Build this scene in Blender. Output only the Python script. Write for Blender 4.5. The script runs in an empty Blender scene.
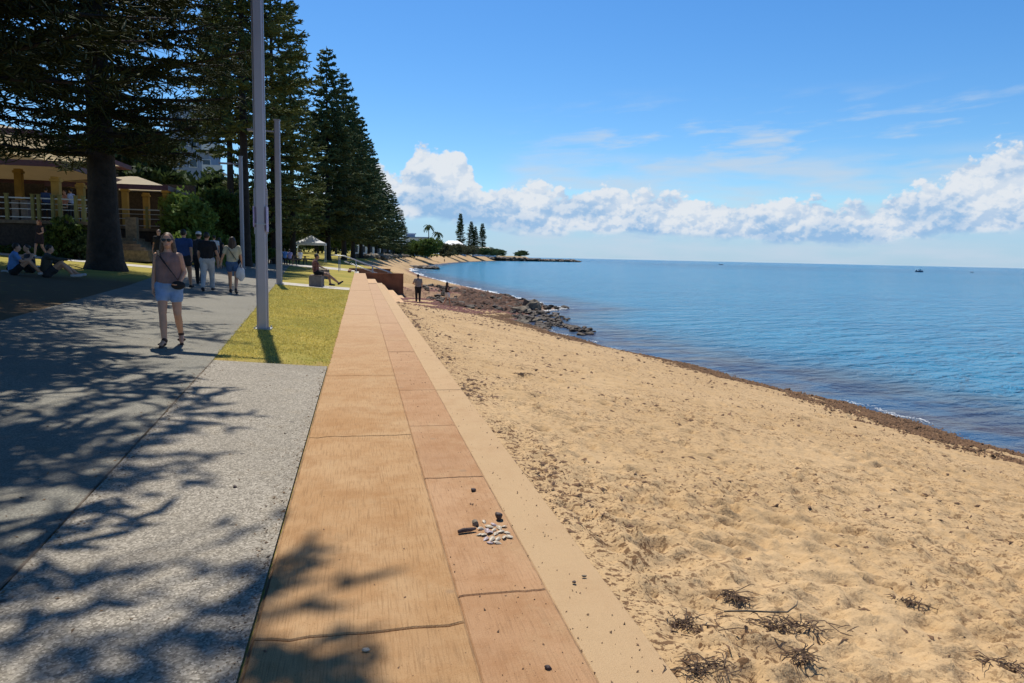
import bpy, bmesh, math, random
import numpy as np
from mathutils import Vector, Matrix, noise
rnd = random.Random(7)
C = bpy.context.scene.collection
R = math.radians
# ------------------------------------------------------------------ camera
scene = bpy.context.scene
FOC, PW, PH = 720.0, 1024, 683
EYE = (0.0, 0.0, 1.5)
PITCH, ROLL, YAW = R(6.7), R(1.27), R(12.0)
fw = Vector((math.sin(YAW)*math.cos(PITCH), math.cos(YAW)*math.cos(PITCH), -math.sin(PITCH)))
rt = Vector((math.cos(YAW), -math.sin(YAW), 0)); up = rt.cross(fw)
r2 = rt*math.cos(ROLL) + up*math.sin(ROLL); u2 = -rt*math.sin(ROLL) + up*math.cos(ROLL)
cam = bpy.data.objects.new('camera', bpy.data.cameras.new('camera')); C.objects.link(cam)
m = Matrix((r2, u2, -fw)).transposed().to_4x4(); m.translation = Vector(EYE); cam.matrix_world = m
cam.data.sensor_width = 36; cam.data.lens = 36*FOC/PW; cam.data.clip_end = 90000; cam.data.clip_start = .05
scene.camera = cam
# ------------------------------------------------------------------ light
SUN_EL, SUN_AZ = R(61), R(-9)
world = bpy.data.worlds.new('World'); scene.world = world; world.use_nodes = True
scene.view_settings.view_transform = 'Standard'; scene.view_settings.look = 'None'
scene.view_settings.gamma = 1; scene.view_settings.use_curve_mapping = False
scene.view_settings.exposure = 0.0
SKY_STRENGTH = 0.1
sun = bpy.data.objects.new('sun', bpy.data.lights.new('sun', 'SUN')); C.objects.link(sun)
sun.data.energy = 5.0; sun.data.angle = R(.53); sun.data.color = (1, .95, .87)
sdir = Vector((math.sin(SUN_AZ)*math.cos(SUN_EL), math.cos(SUN_AZ)*math.cos(SUN_EL), math.sin(SUN_EL)))
sun.rotation_euler = sdir.to_track_quat('Z', 'Y').to_euler()

class NT:
    """tiny helper to write node graphs"""
    def __init__(s, tree): s.t = tree
    def n(s, typ, **kw):
        nd = s.t.nodes.new(typ)
        for k, v in kw.items(): setattr(nd, k, v)
        return nd
    def put(s, sock, v):
        if isinstance(v, bpy.types.NodeSocket): s.t.links.new(v, sock)
        elif v is not None: sock.default_value = v
    def m(s, op, a, b=None, c=None, clamp=False):
        nd = s.n('ShaderNodeMath', operation=op); nd.use_clamp = clamp
        s.put(nd.inputs[0], a); s.put(nd.inputs[1], b); s.put(nd.inputs[2], c)
        return nd.outputs[0]
    def ss(s, v, a, b, lo=0., hi=1.):
        nd = s.n('ShaderNodeMapRange', interpolation_type='SMOOTHSTEP')
        for i, x in enumerate((v, a, b, lo, hi)): s.put(nd.inputs[i], x)
        return nd.outputs[0]
    def mix(s, f, a, b, blend='MIX'):
        nd = s.n('ShaderNodeMix', data_type='RGBA', blend_type=blend); nd.clamp_factor = True
        s.put(nd.inputs[0], f); s.put(nd.inputs[6], col4(a)); s.put(nd.inputs[7], col4(b))
        return nd.outputs[2]
    def noise(s, vec, scale, detail=4, rough=.5, out=0, dist=0.):
        nd = s.n('ShaderNodeTexNoise'); s.put(nd.inputs['Vector'], vec)
        nd.inputs['Scale'].default_value = scale; nd.inputs['Detail'].default_value = detail
        nd.inputs['Roughness'].default_value = rough; nd.inputs['Distortion'].default_value = dist
        return nd.outputs[out]
    def voro(s, vec, scale, feature='F1', out='Distance', smooth=None):
        nd = s.n('ShaderNodeTexVoronoi', feature=feature); s.put(nd.inputs['Vector'], vec)
        nd.inputs['Scale'].default_value = scale
        if smooth is not None: nd.inputs['Smoothness'].default_value = smooth
        return nd.outputs[out]
    def comb(s, x, y, z=0.):
        nd = s.n('ShaderNodeCombineXYZ')
        for i, v in enumerate((x, y, z)): s.put(nd.inputs[i], v)
        return nd.outputs[0]
    def mapv(s, vec, scale=(1, 1, 1), loc=(0, 0, 0), rot=(0, 0, 0)):
        nd = s.n('ShaderNodeMapping'); s.put(nd.inputs[0], vec)
        nd.inputs['Scale'].default_value = scale; nd.inputs['Location'].default_value = loc
        nd.inputs['Rotation'].default_value = rot
        return nd.outputs[0]
    def bump(s, h, strength=.5, dist=.01, normal=None):
        nd = s.n('ShaderNodeBump'); nd.inputs['Strength'].default_value = strength
        nd.inputs['Distance'].default_value = dist; s.put(nd.inputs['Height'], h)
        if normal is not None: s.put(nd.inputs['Normal'], normal)
        return nd.outputs[0]
def col4(c):
    if isinstance(c, (tuple, list)) and len(c) == 3: return (*c, 1)
    return c
# --- sky with cloud bank (a real sky map: directions only)
T = NT(world.node_tree); world.node_tree.nodes.clear()
sky = T.n('ShaderNodeTexSky', sky_type='NISHITA', sun_disc=False)
sky.sun_elevation = SUN_EL; sky.sun_rotation = SUN_AZ % (2*math.pi); sky.air_density = 1.0; sky.dust_density = .3; sky.ozone_density = 3.0; sky.altitude = 0
geo = T.n('ShaderNodeTexCoord').outputs['Generated']
sep = T.n('ShaderNodeSeparateXYZ'); T.put(sep.inputs[0], geo)
az = T.m('MULTIPLY', T.m('ARCTAN2', sep.outputs[0], sep.outputs[1]), 57.2958)      # degrees from +Y
el = T.m('MULTIPLY', T.m('ARCSINE', sep.outputs[2]), 57.2958)
def curve(pts, x, x0, x1, ymax):
    nd = T.n('ShaderNodeFloatCurve'); cv = nd.mapping.curves[0]
    T.put(nd.inputs['Value'], T.m('DIVIDE', T.m('SUBTRACT', x, x0), x1-x0, clamp=True))
    pts = [((a-x0)/(x1-x0), b/ymax) for a, b in pts]
    while len(cv.points) < len(pts): cv.points.new(.5, .5)
    for p, (a, b) in zip(cv.points, pts): p.location = (a, b)
    nd.mapping.update()
    return T.m('MULTIPLY', nd.outputs[0], ymax)
top = curve([(-60, 5), (-20, 4), (-5, 5), (0.5, 7.2), (2.5, 6.8), (4, 8.3), (6, 8.7), (8.2, 8.0), (10, 5.6), (13, 6.2), (16, 5.3), (19, 5.8), (22, 5.4),
             (26, 5.2), (30, 4.7), (33, 4.9), (37, 4.5), (40, 5.4), (43, 6.6), (45, 8.0), (48, 8.0), (52, 6), (60, 5)], az, -60, 60, 12)
base = curve([(-60, 3), (0, 2.9), (6, 2.6), (9, 2.4), (12, 1.9), (18, 1.9), (24, 1.7), (30, 1.6), (34, 1.4), (38, 1.5), (44, 2.2), (60, 2.4)], az, -60, 60, 12)
v0 = T.comb(az, T.m('MULTIPLY', el, 1.25))
warp = T.noise(v0, .35, 5, .6)
def addv(a, b):
    nd = T.n('ShaderNodeVectorMath', operation='ADD'); T.put(nd.inputs[0], a); T.put(nd.inputs[1], b); return nd.outputs[0]
def scl(a, k):
    nd = T.n('ShaderNodeVectorMath', operation='SCALE'); T.put(nd.inputs[0], a); nd.inputs['Scale'].default_value = k; return nd.outputs[0]
def cloudfield(off):
    v = addv(v0, off) if off else v0
    wv = addv(v, scl(T.noise(v, .9, 4, .6, out=1), .9))
    b1 = T.voro(wv, .55, 'SMOOTH_F1', smooth=.25); b2 = T.voro(wv, 1.5, 'SMOOTH_F1', smooth=.2); b3 = T.voro(wv, 3.6, 'SMOOTH_F1', smooth=.3)
    h = T.m('SUBTRACT', .62, T.m('MULTIPLY', b1, .62))
    h = T.m('SUBTRACT', h, T.m('MULTIPLY', b2, .26)); h = T.m('SUBTRACT', h, T.m('MULTIPLY', b3, .13))
    return T.m('ADD', h, T.m('MULTIPLY', T.noise(v, 4, 5, .6), .12))
h0 = cloudfield(None); h1 = cloudfield((-.22, .42, 0))
edge = T.m('ADD', T.m('SUBTRACT', top, el), T.m('MULTIPLY', T.m('SUBTRACT', h0, .17), 2.5))
cover = T.ss(edge, .2, .66)
low = T.ss(T.m('ADD', T.m('SUBTRACT', el, base), T.m('MULTIPLY', T.m('SUBTRACT', T.noise(T.comb(T.m('MULTIPLY', az, .35), el), 1.3, 4), .5), 1.4)), -.25, .45)
cover = T.m('MULTIPLY', cover, low)
lit = T.ss(T.m('SUBTRACT', h0, h1), -.16, .15)
hgt = T.ss(T.m('DIVIDE', T.m('SUBTRACT', el, base), T.m('SUBTRACT', top, base)), .02, .80)
big = T.noise(T.comb(T.m('MULTIPLY', az, .8), T.m('MULTIPLY', el, 1.3), 5.), .33, 3, .5)
lum = T.m('ADD', T.m('MULTIPLY', hgt, .44), T.m('ADD', T.m('MULTIPLY', lit, .42), T.m('MULTIPLY', T.ss(big, .36, .60), .46)))
ccol = T.mix(T.ss(lum, .12, 1.12), (.30, .50, .76), (.76, .81, .87))
# tint and gradient of clear air
bg_sky = T.n('ShaderNodeBackground'); bg_sky.inputs[1].default_value = SKY_STRENGTH
hs = T.n('ShaderNodeHueSaturation'); hs.inputs['Saturation'].default_value = 1.28; hs.inputs['Value'].default_value = 1.0
T.put(hs.inputs['Color'], sky.outputs[0])
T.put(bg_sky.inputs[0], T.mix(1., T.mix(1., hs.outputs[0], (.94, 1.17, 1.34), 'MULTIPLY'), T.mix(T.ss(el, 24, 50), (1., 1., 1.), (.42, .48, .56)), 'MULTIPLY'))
# thin high cloud and pale band above the sea
cir = T.noise(addv(T.comb(T.m('MULTIPLY', az, .10), T.m('ADD', T.m('MULTIPLY', el, .55), T.m('MULTIPLY', az, -.035))), scl(T.noise(v0, .15, 3, out=1), .35)), 1.7, 5, .55)
cirm = T.m('MULTIPLY', T.ss(cir, .47, .72), T.m('MULTIPLY', T.ss(el, 5.5, 8), T.ss(el, 13, 9)))
cirm = T.m('MULTIPLY', T.m('MULTIPLY', cirm, T.ss(az, 8, 22)), .75)
pale = T.m('MULTIPLY', T.ss(el, 4.8, 2.2), .72)
veil = T.m('MULTIPLY', T.m('MULTIPLY', T.ss(el, 8.6, 6.6), T.ss(az, 10, 13)), T.ss(T.noise(T.comb(T.m('MULTIPLY', az, .2), el), .8, 3), .3, .75))
bg_p = T.n('ShaderNodeBackground'); bg_p.inputs[0].default_value = (.37, .58, .83, 1); bg_p.inputs[1].default_value = 1
bg_c = T.n('ShaderNodeBackground'); T.put(bg_c.inputs[0], ccol); bg_c.inputs[1].default_value = 1.0
bg_w = T.n('ShaderNodeBackground'); bg_w.inputs[0].default_value = (.62, .74, .88, 1); bg_w.inputs[1].default_value = .9
def mixs(f, a, b):
    nd = T.n('ShaderNodeMixShader'); T.put(nd.inputs[0], f); T.put(nd.inputs[1], a); T.put(nd.inputs[2], b); return nd.outputs[0]
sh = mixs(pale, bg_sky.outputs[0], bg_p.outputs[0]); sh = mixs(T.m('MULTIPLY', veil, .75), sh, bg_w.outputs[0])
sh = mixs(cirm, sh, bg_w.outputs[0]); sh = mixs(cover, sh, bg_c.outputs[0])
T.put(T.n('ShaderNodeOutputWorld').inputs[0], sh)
# ------------------------------------------------------------------ materials
def new_mat(name):
    mt = bpy.data.materials.new(name); mt.use_nodes = True; nt = NT(mt.node_tree)
    b = mt.node_tree.nodes['Principled BSDF']; return mt, nt, b
MATS = {}
def flat(name, c, rough=.7, metal=0., var=.25, scale=6., bump=0., bscale=40., bdist=.005, trans=None, island=0.):
    """plain procedural material with soft tone variation"""
    if name in MATS: return MATS[name]
    mt, t, b = new_mat(name)
    co = t.n('ShaderNodeTexCoord').outputs['Object']
    f = t.noise(co, scale, 5, .6)
    d = tuple(x*(1-var) for x in c); e = tuple(min(1, x*(1+var)) for x in c)
    colr = t.mix(t.ss(f, .3, .7), d, e)
    if island:
        ri = t.n('ShaderNodeNewGeometry').outputs['Random Per Island']
        colr = t.mix(t.m('MULTIPLY', ri, island), colr, tuple(min(1, x*2.1) for x in c))
    t.put(b.inputs['Base Color'], colr); b.inputs['Roughness'].default_value = rough; b.inputs['Metallic'].default_value = metal
    if bump: t.put(b.inputs['Normal'], t.bump(t.noise(co, bscale, 5, .6), bump, bdist))
    if trans:
        tr = t.n('ShaderNodeBsdfTranslucent'); t.put(tr.inputs[0], t.mix(.5, colr, trans))
        mx = t.n('ShaderNodeMixShader'); mx.inputs[0].default_value = .28
        t.put(mx.inputs[1], b.outputs[0]); t.put(mx.inputs[2], tr.outputs[0])
        t.put(mt.node_tree.nodes['Material Output'].inputs[0], mx.outputs[0])
    MATS[name] = mt; return mt
# ------------------------------------------------------------------ mesh helpers
class MB:
    def __init__(s): s.v = []; s.f = []; s.mi = []; s.n = 0
    def add(s, v, f, mi=0):
        k = s.n; s.v.extend(v); s.n += len(v); s.f.extend([tuple(i+k for i in q) for q in f]); s.mi.extend([mi]*len(f))
    def box(s, x0, x1, y0, y1, z0, z1, mi=0, M=None):
        v = [(x, y, z) for x in (x0, x1) for y in (y0, y1) for z in (z0, z1)]
        if M is not None: v = [tuple(M @ Vector(p)) for p in v]
        s.add(v, [(0, 1, 3, 2), (4, 6, 7, 5), (0, 4, 5, 1), (2, 3, 7, 6), (0, 2, 6, 4), (1, 5, 7, 3)], mi)
    def bar(s, a, b, w, h=None, mi=0):
        a, b = Vector(a), Vector(b); h = h or w; d = (b-a).normalized()
        x = d.cross(Vector((0, 0, 1)));  x = x.normalized() if x.length > 1e-3 else Vector((1, 0, 0)); y = x.cross(d)
        v = [tuple(p + x*i*w/2 + y*j*h/2) for p in (a, b) for i, j in ((-1, -1), (1, -1), (1, 1), (-1, 1))]
        s.add(v, [(0, 1, 2, 3), (7, 6, 5, 4), (0, 4, 5, 1), (1, 5, 6, 2), (2, 6, 7, 3), (3, 7, 4, 0)], mi)
    def tube(s, pts, rad, seg=8, mi=0, cap=True):
        pts = [Vector(p) for p in pts]; n = len(pts); vs = []; fs = []
        prev = None
        for i, p in enumerate(pts):
            d = (pts[min(i+1, n-1)] - pts[max(i-1, 0)]).normalized()
            if prev is None:
                x = d.cross(Vector((0, 0, 1)));  x = x.normalized() if x.length > .05 else Vector((1, 0, 0))
            else: x = (prev - d*prev.dot(d)).normalized()
            prev = x; y = d.cross(x); r = rad[i] if hasattr(rad, '__len__') else rad
            vs += [tuple(p + (x*math.cos(a) + y*math.sin(a))*r) for a in [2*math.pi*k/seg for k in range(seg)]]
        for i in range(n-1):
            for k in range(seg):
                a, b = i*seg+k, i*seg+(k+1) % seg; fs.append((a, b, b+seg, a+seg))
        if cap: fs.append(tuple(range(seg))[::-1]); fs.append(tuple(range((n-1)*seg, n*seg)))
        s.add(vs, fs, mi)
    def ell(s, c, r, seg=12, rings=8, mi=0, M=None, jit=0., rn=None):
        vs = [(0, 0, -1)]; fs = []
        for i in range(1, rings):
            a = math.pi*i/rings
            for k in range(seg):
                t = 2*math.pi*k/seg; vs.append((math.sin(a)*math.cos(t), math.sin(a)*math.sin(t), -math.cos(a)))
        vs.append((0, 0, 1)); L = len(vs)-1
        for k in range(seg):
            fs.append((0, 1+(k+1) % seg, 1+k)); fs.append((L, L-seg+k, L-seg+(k+1) % seg))
            for i in range(rings-2):
                a, b = 1+i*seg+k, 1+i*seg+(k+1) % seg; fs.append((a, b, b+seg, a+seg))
        out = []
        for p in vs:
            q = Vector(p)
            if jit: q *= 1 + jit*(noise.noise(q*1.4 + Vector((rn or 0, (rn or 0)*2.3, 0)))*1.6)
            q = Vector((q[0]*r[0], q[1]*r[1], q[2]*r[2]))
            if M is not None: q = M @ q
            out.append(tuple(q + Vector(c)))
        s.add(out, fs, mi)
    def caps(s, a, b, ra, rb, seg=12, mi=0, flat=None):
        """closed tapered capsule"""
        a, b = Vector(a), Vector(b); d = b-a; L = d.length
        if L < 1e-4: d = Vector((0, 0, 1)); L = 1e-4
        d = d/L; x = d.cross(Vector((0, 1, .01)));  x = x.normalized() if x.length > .05 else Vector((1, 0, 0)); y = d.cross(x)
        rings = [(a, -math.sin(t)*ra, math.cos(t)*ra) for t in (1.57, 1.1, .6, 0)] + [(b, math.sin(t)*rb, math.cos(t)*rb) for t in (0, .6, 1.1, 1.57)]
        vs = []; fs = []
        for p, o, r in rings:
            r = max(r, 1e-4)
            vs += [tuple(p + d*o + x*math.cos(2*math.pi*k/seg)*r + y*math.sin(2*math.pi*k/seg)*r) for k in range(seg)]
        for i in range(7):
            for k in range(seg):
                p, q = i*seg+k, i*seg+(k+1) % seg; fs.append((p, q, q+seg, p+seg))
        fs.append(tuple(range(seg))[::-1]); fs.append(tuple(range(7*seg, 8*seg)))
        s.add(vs, fs, mi)
    def poly(s, pts, z0, z1, mi=0):
        n = len(pts); v = [(p[0], p[1], z0) for p in pts] + [(p[0], p[1], z1) for p in pts]
        s.add(v, [tuple(range(n))[::-1], tuple(range(n, 2*n))] + [(i, (i+1) % n, n+(i+1) % n, n+i) for i in range(n)], mi)
    def mesh(s, name, mats, smooth=False):
        me = bpy.data.meshes.new(name); me.from_pydata(s.v, [], s.f)
        for q in (mats if isinstance(mats, (list, tuple)) else [mats]): me.materials.append(q)
        me.polygons.foreach_set('material_index', s.mi)
        if smooth: me.polygons.foreach_set('use_smooth', [True]*len(s.f))
        me.update(); return me
    def build(s, name, mats, parent=None, smooth=False, loc=None):
        o = bpy.data.objects.new(name, s.mesh(name, mats, smooth)); C.objects.link(o)
        if parent: o.parent = parent
        if loc: o.location = loc
        return o
def np_mesh(name, V, F, mats, parent=None, smooth=False):
    me = bpy.data.meshes.new(name); V = np.asarray(V, np.float32); F = np.asarray(F, np.int32)
    me.vertices.add(len(V)); me.vertices.foreach_set('co', V.ravel())
    k = F.shape[1]; me.loops.add(F.size); me.loops.foreach_set('vertex_index', F.ravel())
    me.polygons.add(len(F)); me.polygons.foreach_set('loop_start', np.arange(0, F.size, k, dtype=np.int32))
    me.polygons.foreach_set('loop_total', np.full(len(F), k, np.int32))
    me.update(calc_edges=True); me.validate()
    for q in (mats if isinstance(mats, (list, tuple)) else [mats]): me.materials.append(q)
    if smooth: me.polygons.foreach_set('use_smooth', np.ones(len(F), bool))
    o = bpy.data.objects.new(name, me); C.objects.link(o)
    if parent: o.parent = parent
    return o
def tag(o, label=None, cat=None, group=None, kind=None):
    if label: o['label'] = label
    if cat: o['category'] = cat
    if group: o['group'] = group
    if kind: o['kind'] = kind
    return o
def empty(name, loc, rz=0, label=None, cat=None, group=None):
    o = bpy.data.objects.new(name, None); C.objects.link(o); o.location = loc; o.rotation_euler = (0, 0, rz)
    o.empty_display_size = .2
    return tag(o, label, cat, group)
def copy_tree(o, parent=None):
    c = o.copy(); C.objects.link(c); c.parent = parent
    for ch in list(o.children): copy_tree(ch, c)
    return c
# ------------------------------------------------------------------ terrain functions
def ss(a, b, x):
    t = np.clip((np.asarray(x, float)-a)/(b-a), 0, 1); return t*t*(3-2*t)
SEA = -2.2
def land_z(X, Y):
    X = np.asarray(X, float); Y = np.asarray(Y, float)
    a = .075*np.clip(-X-.5, 0, 30)*ss(2, 11, Y)
    a = a + .010*np.clip(Y-58, 0, 75)
    return a + 1.6*ss(300, 520, Y)
_xw = [(-20, 1.02), (56, 1.02), (58, 3.2), (66, 2.2), (80, .2), (100, -.8), (115, .8), (138, 3.4), (190, 6.5), (260, 14), (330, 25), (415, 45), (560, 80), (700, 150), (900, 230)]
def Xw(Y): return np.interp(Y, [p[0] for p in _xw], [p[1] for p in _xw])
_xs = [(-20, 13.4), (11.6, 12.96), (13.5, 12.76), (15.3, 12.6), (17.2, 12.3), (19.7, 12), (22.5, 11.38), (25.7, 10.5), (28.8, 9.9), (33.8, 9.5), (38, 8.9), (43, 9.3),
       (46.5, 11.5), (49, 13.0), (51, 14.6), (54, 14.2), (58.4, 13.8), (63.9, 13.6), (76, 12.6), (94, 11.8), (110, 10.8), (127, 10.0), (155, 9.9), (187, 12), (225, 17), (265, 24), (329, 37), (435, 60), (566, 97), (640, 130), (710, 165), (900, 240)]
def Xs(Y):
    Y = np.asarray(Y, float); A = 1+ss(66, 200, Y)*3; q = 1-.75*ss(60, 160, Y)
    return np.interp(Y, [p[0] for p in _xs], [p[1] for p in _xs]) + A*(.20*np.sin(Y*.9*q)+.13*np.sin(Y*2.3*q+1)+.08*np.sin(Y*4.7*q+2)+.05*np.sin(Y*8.3*q))
def sand_top(Y): return np.where(np.asarray(Y) > 66, land_z(Xw(Y), Y)-.02, np.interp(Y, [0, 20, 30, 42, 56, 58, 70, 105, 190, 300, 560, 900], [-.014, -.06, -.4, -1.1, -1.75, -1.2, -.6, .35, .75, 1.0, 2.2, 2.4]))
def sand_z(X, Y):
    w, s_ = Xw(Y), Xs(Y); t = (np.asarray(X, float)-w)/np.maximum(s_-w, .8)
    zt = sand_top(Y)
    return np.where(t < 1, zt + (SEA-zt)*(t*.86+.14*t*t), SEA - (t-1)*1.6)
def pray(px, py):
    x = (px-PW/2)/FOC; y = -(py-PH/2)/FOC
    return r2*x + u2*y + fw
def at(px, py, Y):
    d = pray(px, py); t = Y/d.y; return Vector((d.x*t, Y, EYE[2]+d.z*t))
def gp(px, py, fn=None, zoff=0.):
    """point of the ground seen at this place of the photo"""
    fn = fn or land_z; d = pray(px, py); t = 1.5
    while t < 900:
        p = Vector(EYE) + d*t
        if p.z < float(fn(p.x, p.y))+zoff: break
        t *= 1.004
    return Vector((p.x, p.y, float(fn(p.x, p.y))))
def grid_sheet(name, xs, ys, zfn, mat_, smooth=True):
    X, Y = np.meshgrid(xs, ys); Z = zfn(X, Y)
    n, k = Y.shape; V = np.stack([X, Y, Z], -1).reshape(-1, 3)
    i = np.arange((n-1)*k).reshape(n-1, k)[:, :-1].ravel()
    return np_mesh(name, V, np.stack([i, i+1, i+k+1, i+k], 1), mat_, None, smooth)
def strip(name, ya, yb, n, left, right, m_, zfn, mat_, zoff):
    Y = np.linspace(ya, yb, n)[:, None]; s = np.linspace(0, 1, m_)[None, :]
    X = left(Y)*(1-s) + right(Y)*s; Y = Y + 0*s; Z = zfn(X, Y)+zoff
    V = np.stack([X, Y, Z], -1).reshape(-1, 3); k = m_
    i = np.arange((n-1)*k).reshape(n-1, k)[:, :-1].ravel()
    return np_mesh(name, V, np.stack([i, i+1, i+k+1, i+k], 1), mat_, None, True)
#PART2
# ------------------------------------------------------------------ ground materials
def oc(t): return t.n('ShaderNodeTexCoord').outputs['Object']
def sepv(t, v):
    s = t.n('ShaderNodeSeparateXYZ'); t.put(s.inputs[0], v); return s.outputs
def mat_sand():
    mt, t, b = new_mat('sand'); o = oc(t); x, y, z = sepv(t, o)
    n1 = t.noise(o, .5, 5, .6); n2 = t.noise(o, 9, 5, .65); n3 = t.noise(o, 90, 3, .7)
    c = t.mix(t.ss(n1, .3, .7), (.54, .37, .195), (.48, .32, .16))
    c = t.mix(t.m('MULTIPLY', t.ss(n2, .5, .75), .45), c, (.40, .245, .11))
    c = t.mix(t.m('MULTIPLY', t.ss(n3, .55, .75), .35), c, (.72, .52, .30))
    den = t.m("ADD", t.ss(t.noise(o, .9, 4, .6), .30, .58), t.ss(x, 1.9, 1.1))
    fl = t.noise(t.mapv(o, (17, 21, 8), rot=(0, 0, .4)), 1, 4, .65); c = t.mix(t.m('MULTIPLY', t.m('MULTIPLY', t.ss(fl, .535, .60), den), .72), c, (.17, .095, .045))
    fl2 = t.noise(t.mapv(o, (48, 40, 20)), 1, 3, .7); c = t.mix(t.m('MULTIPLY', t.m('MULTIPLY', t.ss(fl2, .56, .63), den), .6), c, (.14, .08, .04))
    wet = t.ss(t.m('ADD', z, t.m('MULTIPLY', n1, .25)), -1.82, -2.08)
    c = t.mix(wet, c, (.20, .125, .075))
    peb = t.m('MULTIPLY', t.ss(y, 50, 62), t.m('MULTIPLY', t.ss(y, 175, 120), t.ss(z, -1.05, -1.35)))
    vr = t.voro(o, 3.2, out='Color'); g = sepv(t, vr)[0]
    c = t.mix(t.m('MULTIPLY', peb, .92), c, t.mix(g, (.10, .05, .035), (.30, .17, .12)))
    t.put(b.inputs['Base Color'], c); t.put(b.inputs['Roughness'], t.m('SUBTRACT', .95, t.m('MULTIPLY', wet, .35)))
    h = t.m('ADD', t.m('MULTIPLY', t.noise(o, 7, 6, .65), 1.), t.m('MULTIPLY', t.noise(t.mapv(o, (30, 22, 25)), 1, 4, .6), .35))
    t.put(b.inputs['Normal'], t.bump(h, .6, .05)); b.inputs['Specular IOR Level'].default_value = .2
    return mt
def mat_brushed(name, c1, c2, line=.5, dust=0.):
    mt, t, b = new_mat(name); o = oc(t)
    ri = t.n('ShaderNodeNewGeometry').outputs['Random Per Island']
    n1 = t.noise(o, 1.3, 6, .65); n2 = t.noise(o, 14, 5, .7)
    ln = t.noise(t.mapv(o, (125, 4.5, 1)), 1, 4, .65); ln2 = t.noise(t.mapv(o, (30, .35, 1)), 1, 3, .6)
    c = t.mix(t.ss(n1, .3, .72), c1, c2)
    c = t.mix(t.m('MULTIPLY', ri, .35), c, tuple(x*.75 for x in c1))
    c = t.mix(t.m('MULTIPLY', t.ss(ln, .48, .66), line*.85), c, tuple(x*.45 for x in c1))
    c = t.mix(t.m('MULTIPLY', t.ss(ln2, .5, .8), line*.12), c, tuple(x*.6 for x in c1))
    c = t.mix(t.m('MULTIPLY', t.ss(n2, .55, .8), .5), c, tuple(min(1, x*1.25) for x in c2))
    mot = t.noise(o, 3.5, 8, .75); c = t.mix(t.m('MULTIPLY', t.ss(mot, .42, .68), .55), c, (c1[0]*.72, c1[1]*.62, c1[2]*.50)); po = t.voro(o, 70); c = t.mix(t.m('MULTIPLY', t.ss(po, .22, .08), t.ss(n2, .45, .6)), c, tuple(x*.35 for x in c1)); st = t.noise(o, .55, 4, .5); c = t.mix(t.m('MULTIPLY', t.ss(st, .52, .75), .45), c, (c2[0]*.72, c2[1]*.70, c2[2]*.72))
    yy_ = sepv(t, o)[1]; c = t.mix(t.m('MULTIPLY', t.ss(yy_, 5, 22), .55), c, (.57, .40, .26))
    sp = t.voro(o, 1.9); c = t.mix(t.m('MULTIPLY', t.ss(sp, .07, .03), .6), c, (.30, .20, .12))
    dn = t.ss(t.noise(t.mapv(o, (1.6, .9, 1)), 1, 8, .72), .5-dust*.3, .66-dust*.1); c = t.mix(t.m('MULTIPLY', dn, .35+.6*dust), c, (.53, .365, .20))
    gr = t.noise(t.mapv(o, (260, 150, 1)), 1, 3, .8); c = t.mix(t.m('MULTIPLY', t.ss(gr, .50, .72), .55), c, (c1[0]*.50, c1[1]*.46, c1[2]*.42)); c = t.mix(t.m('MULTIPLY', t.ss(gr, .46, .28), .45), c, (min(1, c2[0]*1.22), c2[1]*1.25, c2[2]*1.35))
    wv = t.noise(t.mapv(o, (60, 2.5, 1)), 1, 4, .7); c = t.mix(t.m('MULTIPLY', t.ss(wv, .55, .68), line*.55), c, (c1[0]*.6, c1[1]*.55, c1[2]*.5))
    t.put(b.inputs['Base Color'], c); b.inputs['Roughness'].default_value = .92; b.inputs['Specular IOR Level'].default_value = .2
    t.put(b.inputs['Normal'], t.bump(t.m('ADD', t.m('ADD', t.m('MULTIPLY', ln, 1.), t.m('MULTIPLY', n2, .8)), t.m('MULTIPLY', gr, .8)), .6, .008))
    return mt
def mat_aggregate(name, base, lo, hi, s=95, stain=.4):
    mt, t, b = new_mat(name); o = oc(t)
    v = t.voro(t.mapv(o, (s, s, 1)), 1, out='Color'); g = sepv(t, v)
    v2 = t.voro(t.mapv(o, (s*.45, s*.45, 1), (3, 1, 0)), 1, out='Color'); g2 = sepv(t, v2)
    c = t.mix(t.ss(g[0], .25, .8), lo, base); c = t.mix(t.ss(g[1], .62, .9), c, hi)
    c = t.mix(t.m('MULTIPLY', t.ss(g2[2], .72, .9), .5), c, hi); c = t.mix(t.m('MULTIPLY', t.ss(g[2], .92, .96), .6), c, tuple(min(.85, x*1.5) for x in hi))
    st = t.noise(o, .7, 7, .65); c = t.mix(t.m('MULTIPLY', t.ss(st, .35, .7), stain), c, tuple(x*.62 for x in base)); s3 = t.noise(o, 3.1, 6, .7); c = t.mix(t.m('MULTIPLY', t.ss(s3, .52, .75), stain*.7), c, (base[0]*1.1, base[1]*.95, base[2]*.7)); s4 = t.voro(o, 2.3); c = t.mix(t.m('MULTIPLY', t.ss(s4, .06, .03), .7), c, (.05, .045, .04))
    t.put(b.inputs['Base Color'], c); b.inputs['Roughness'].default_value = .85; b.inputs['Specular IOR Level'].default_value = .3
    t.put(b.inputs['Normal'], t.bump(g[0], .35, .004))
    return mt
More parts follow.
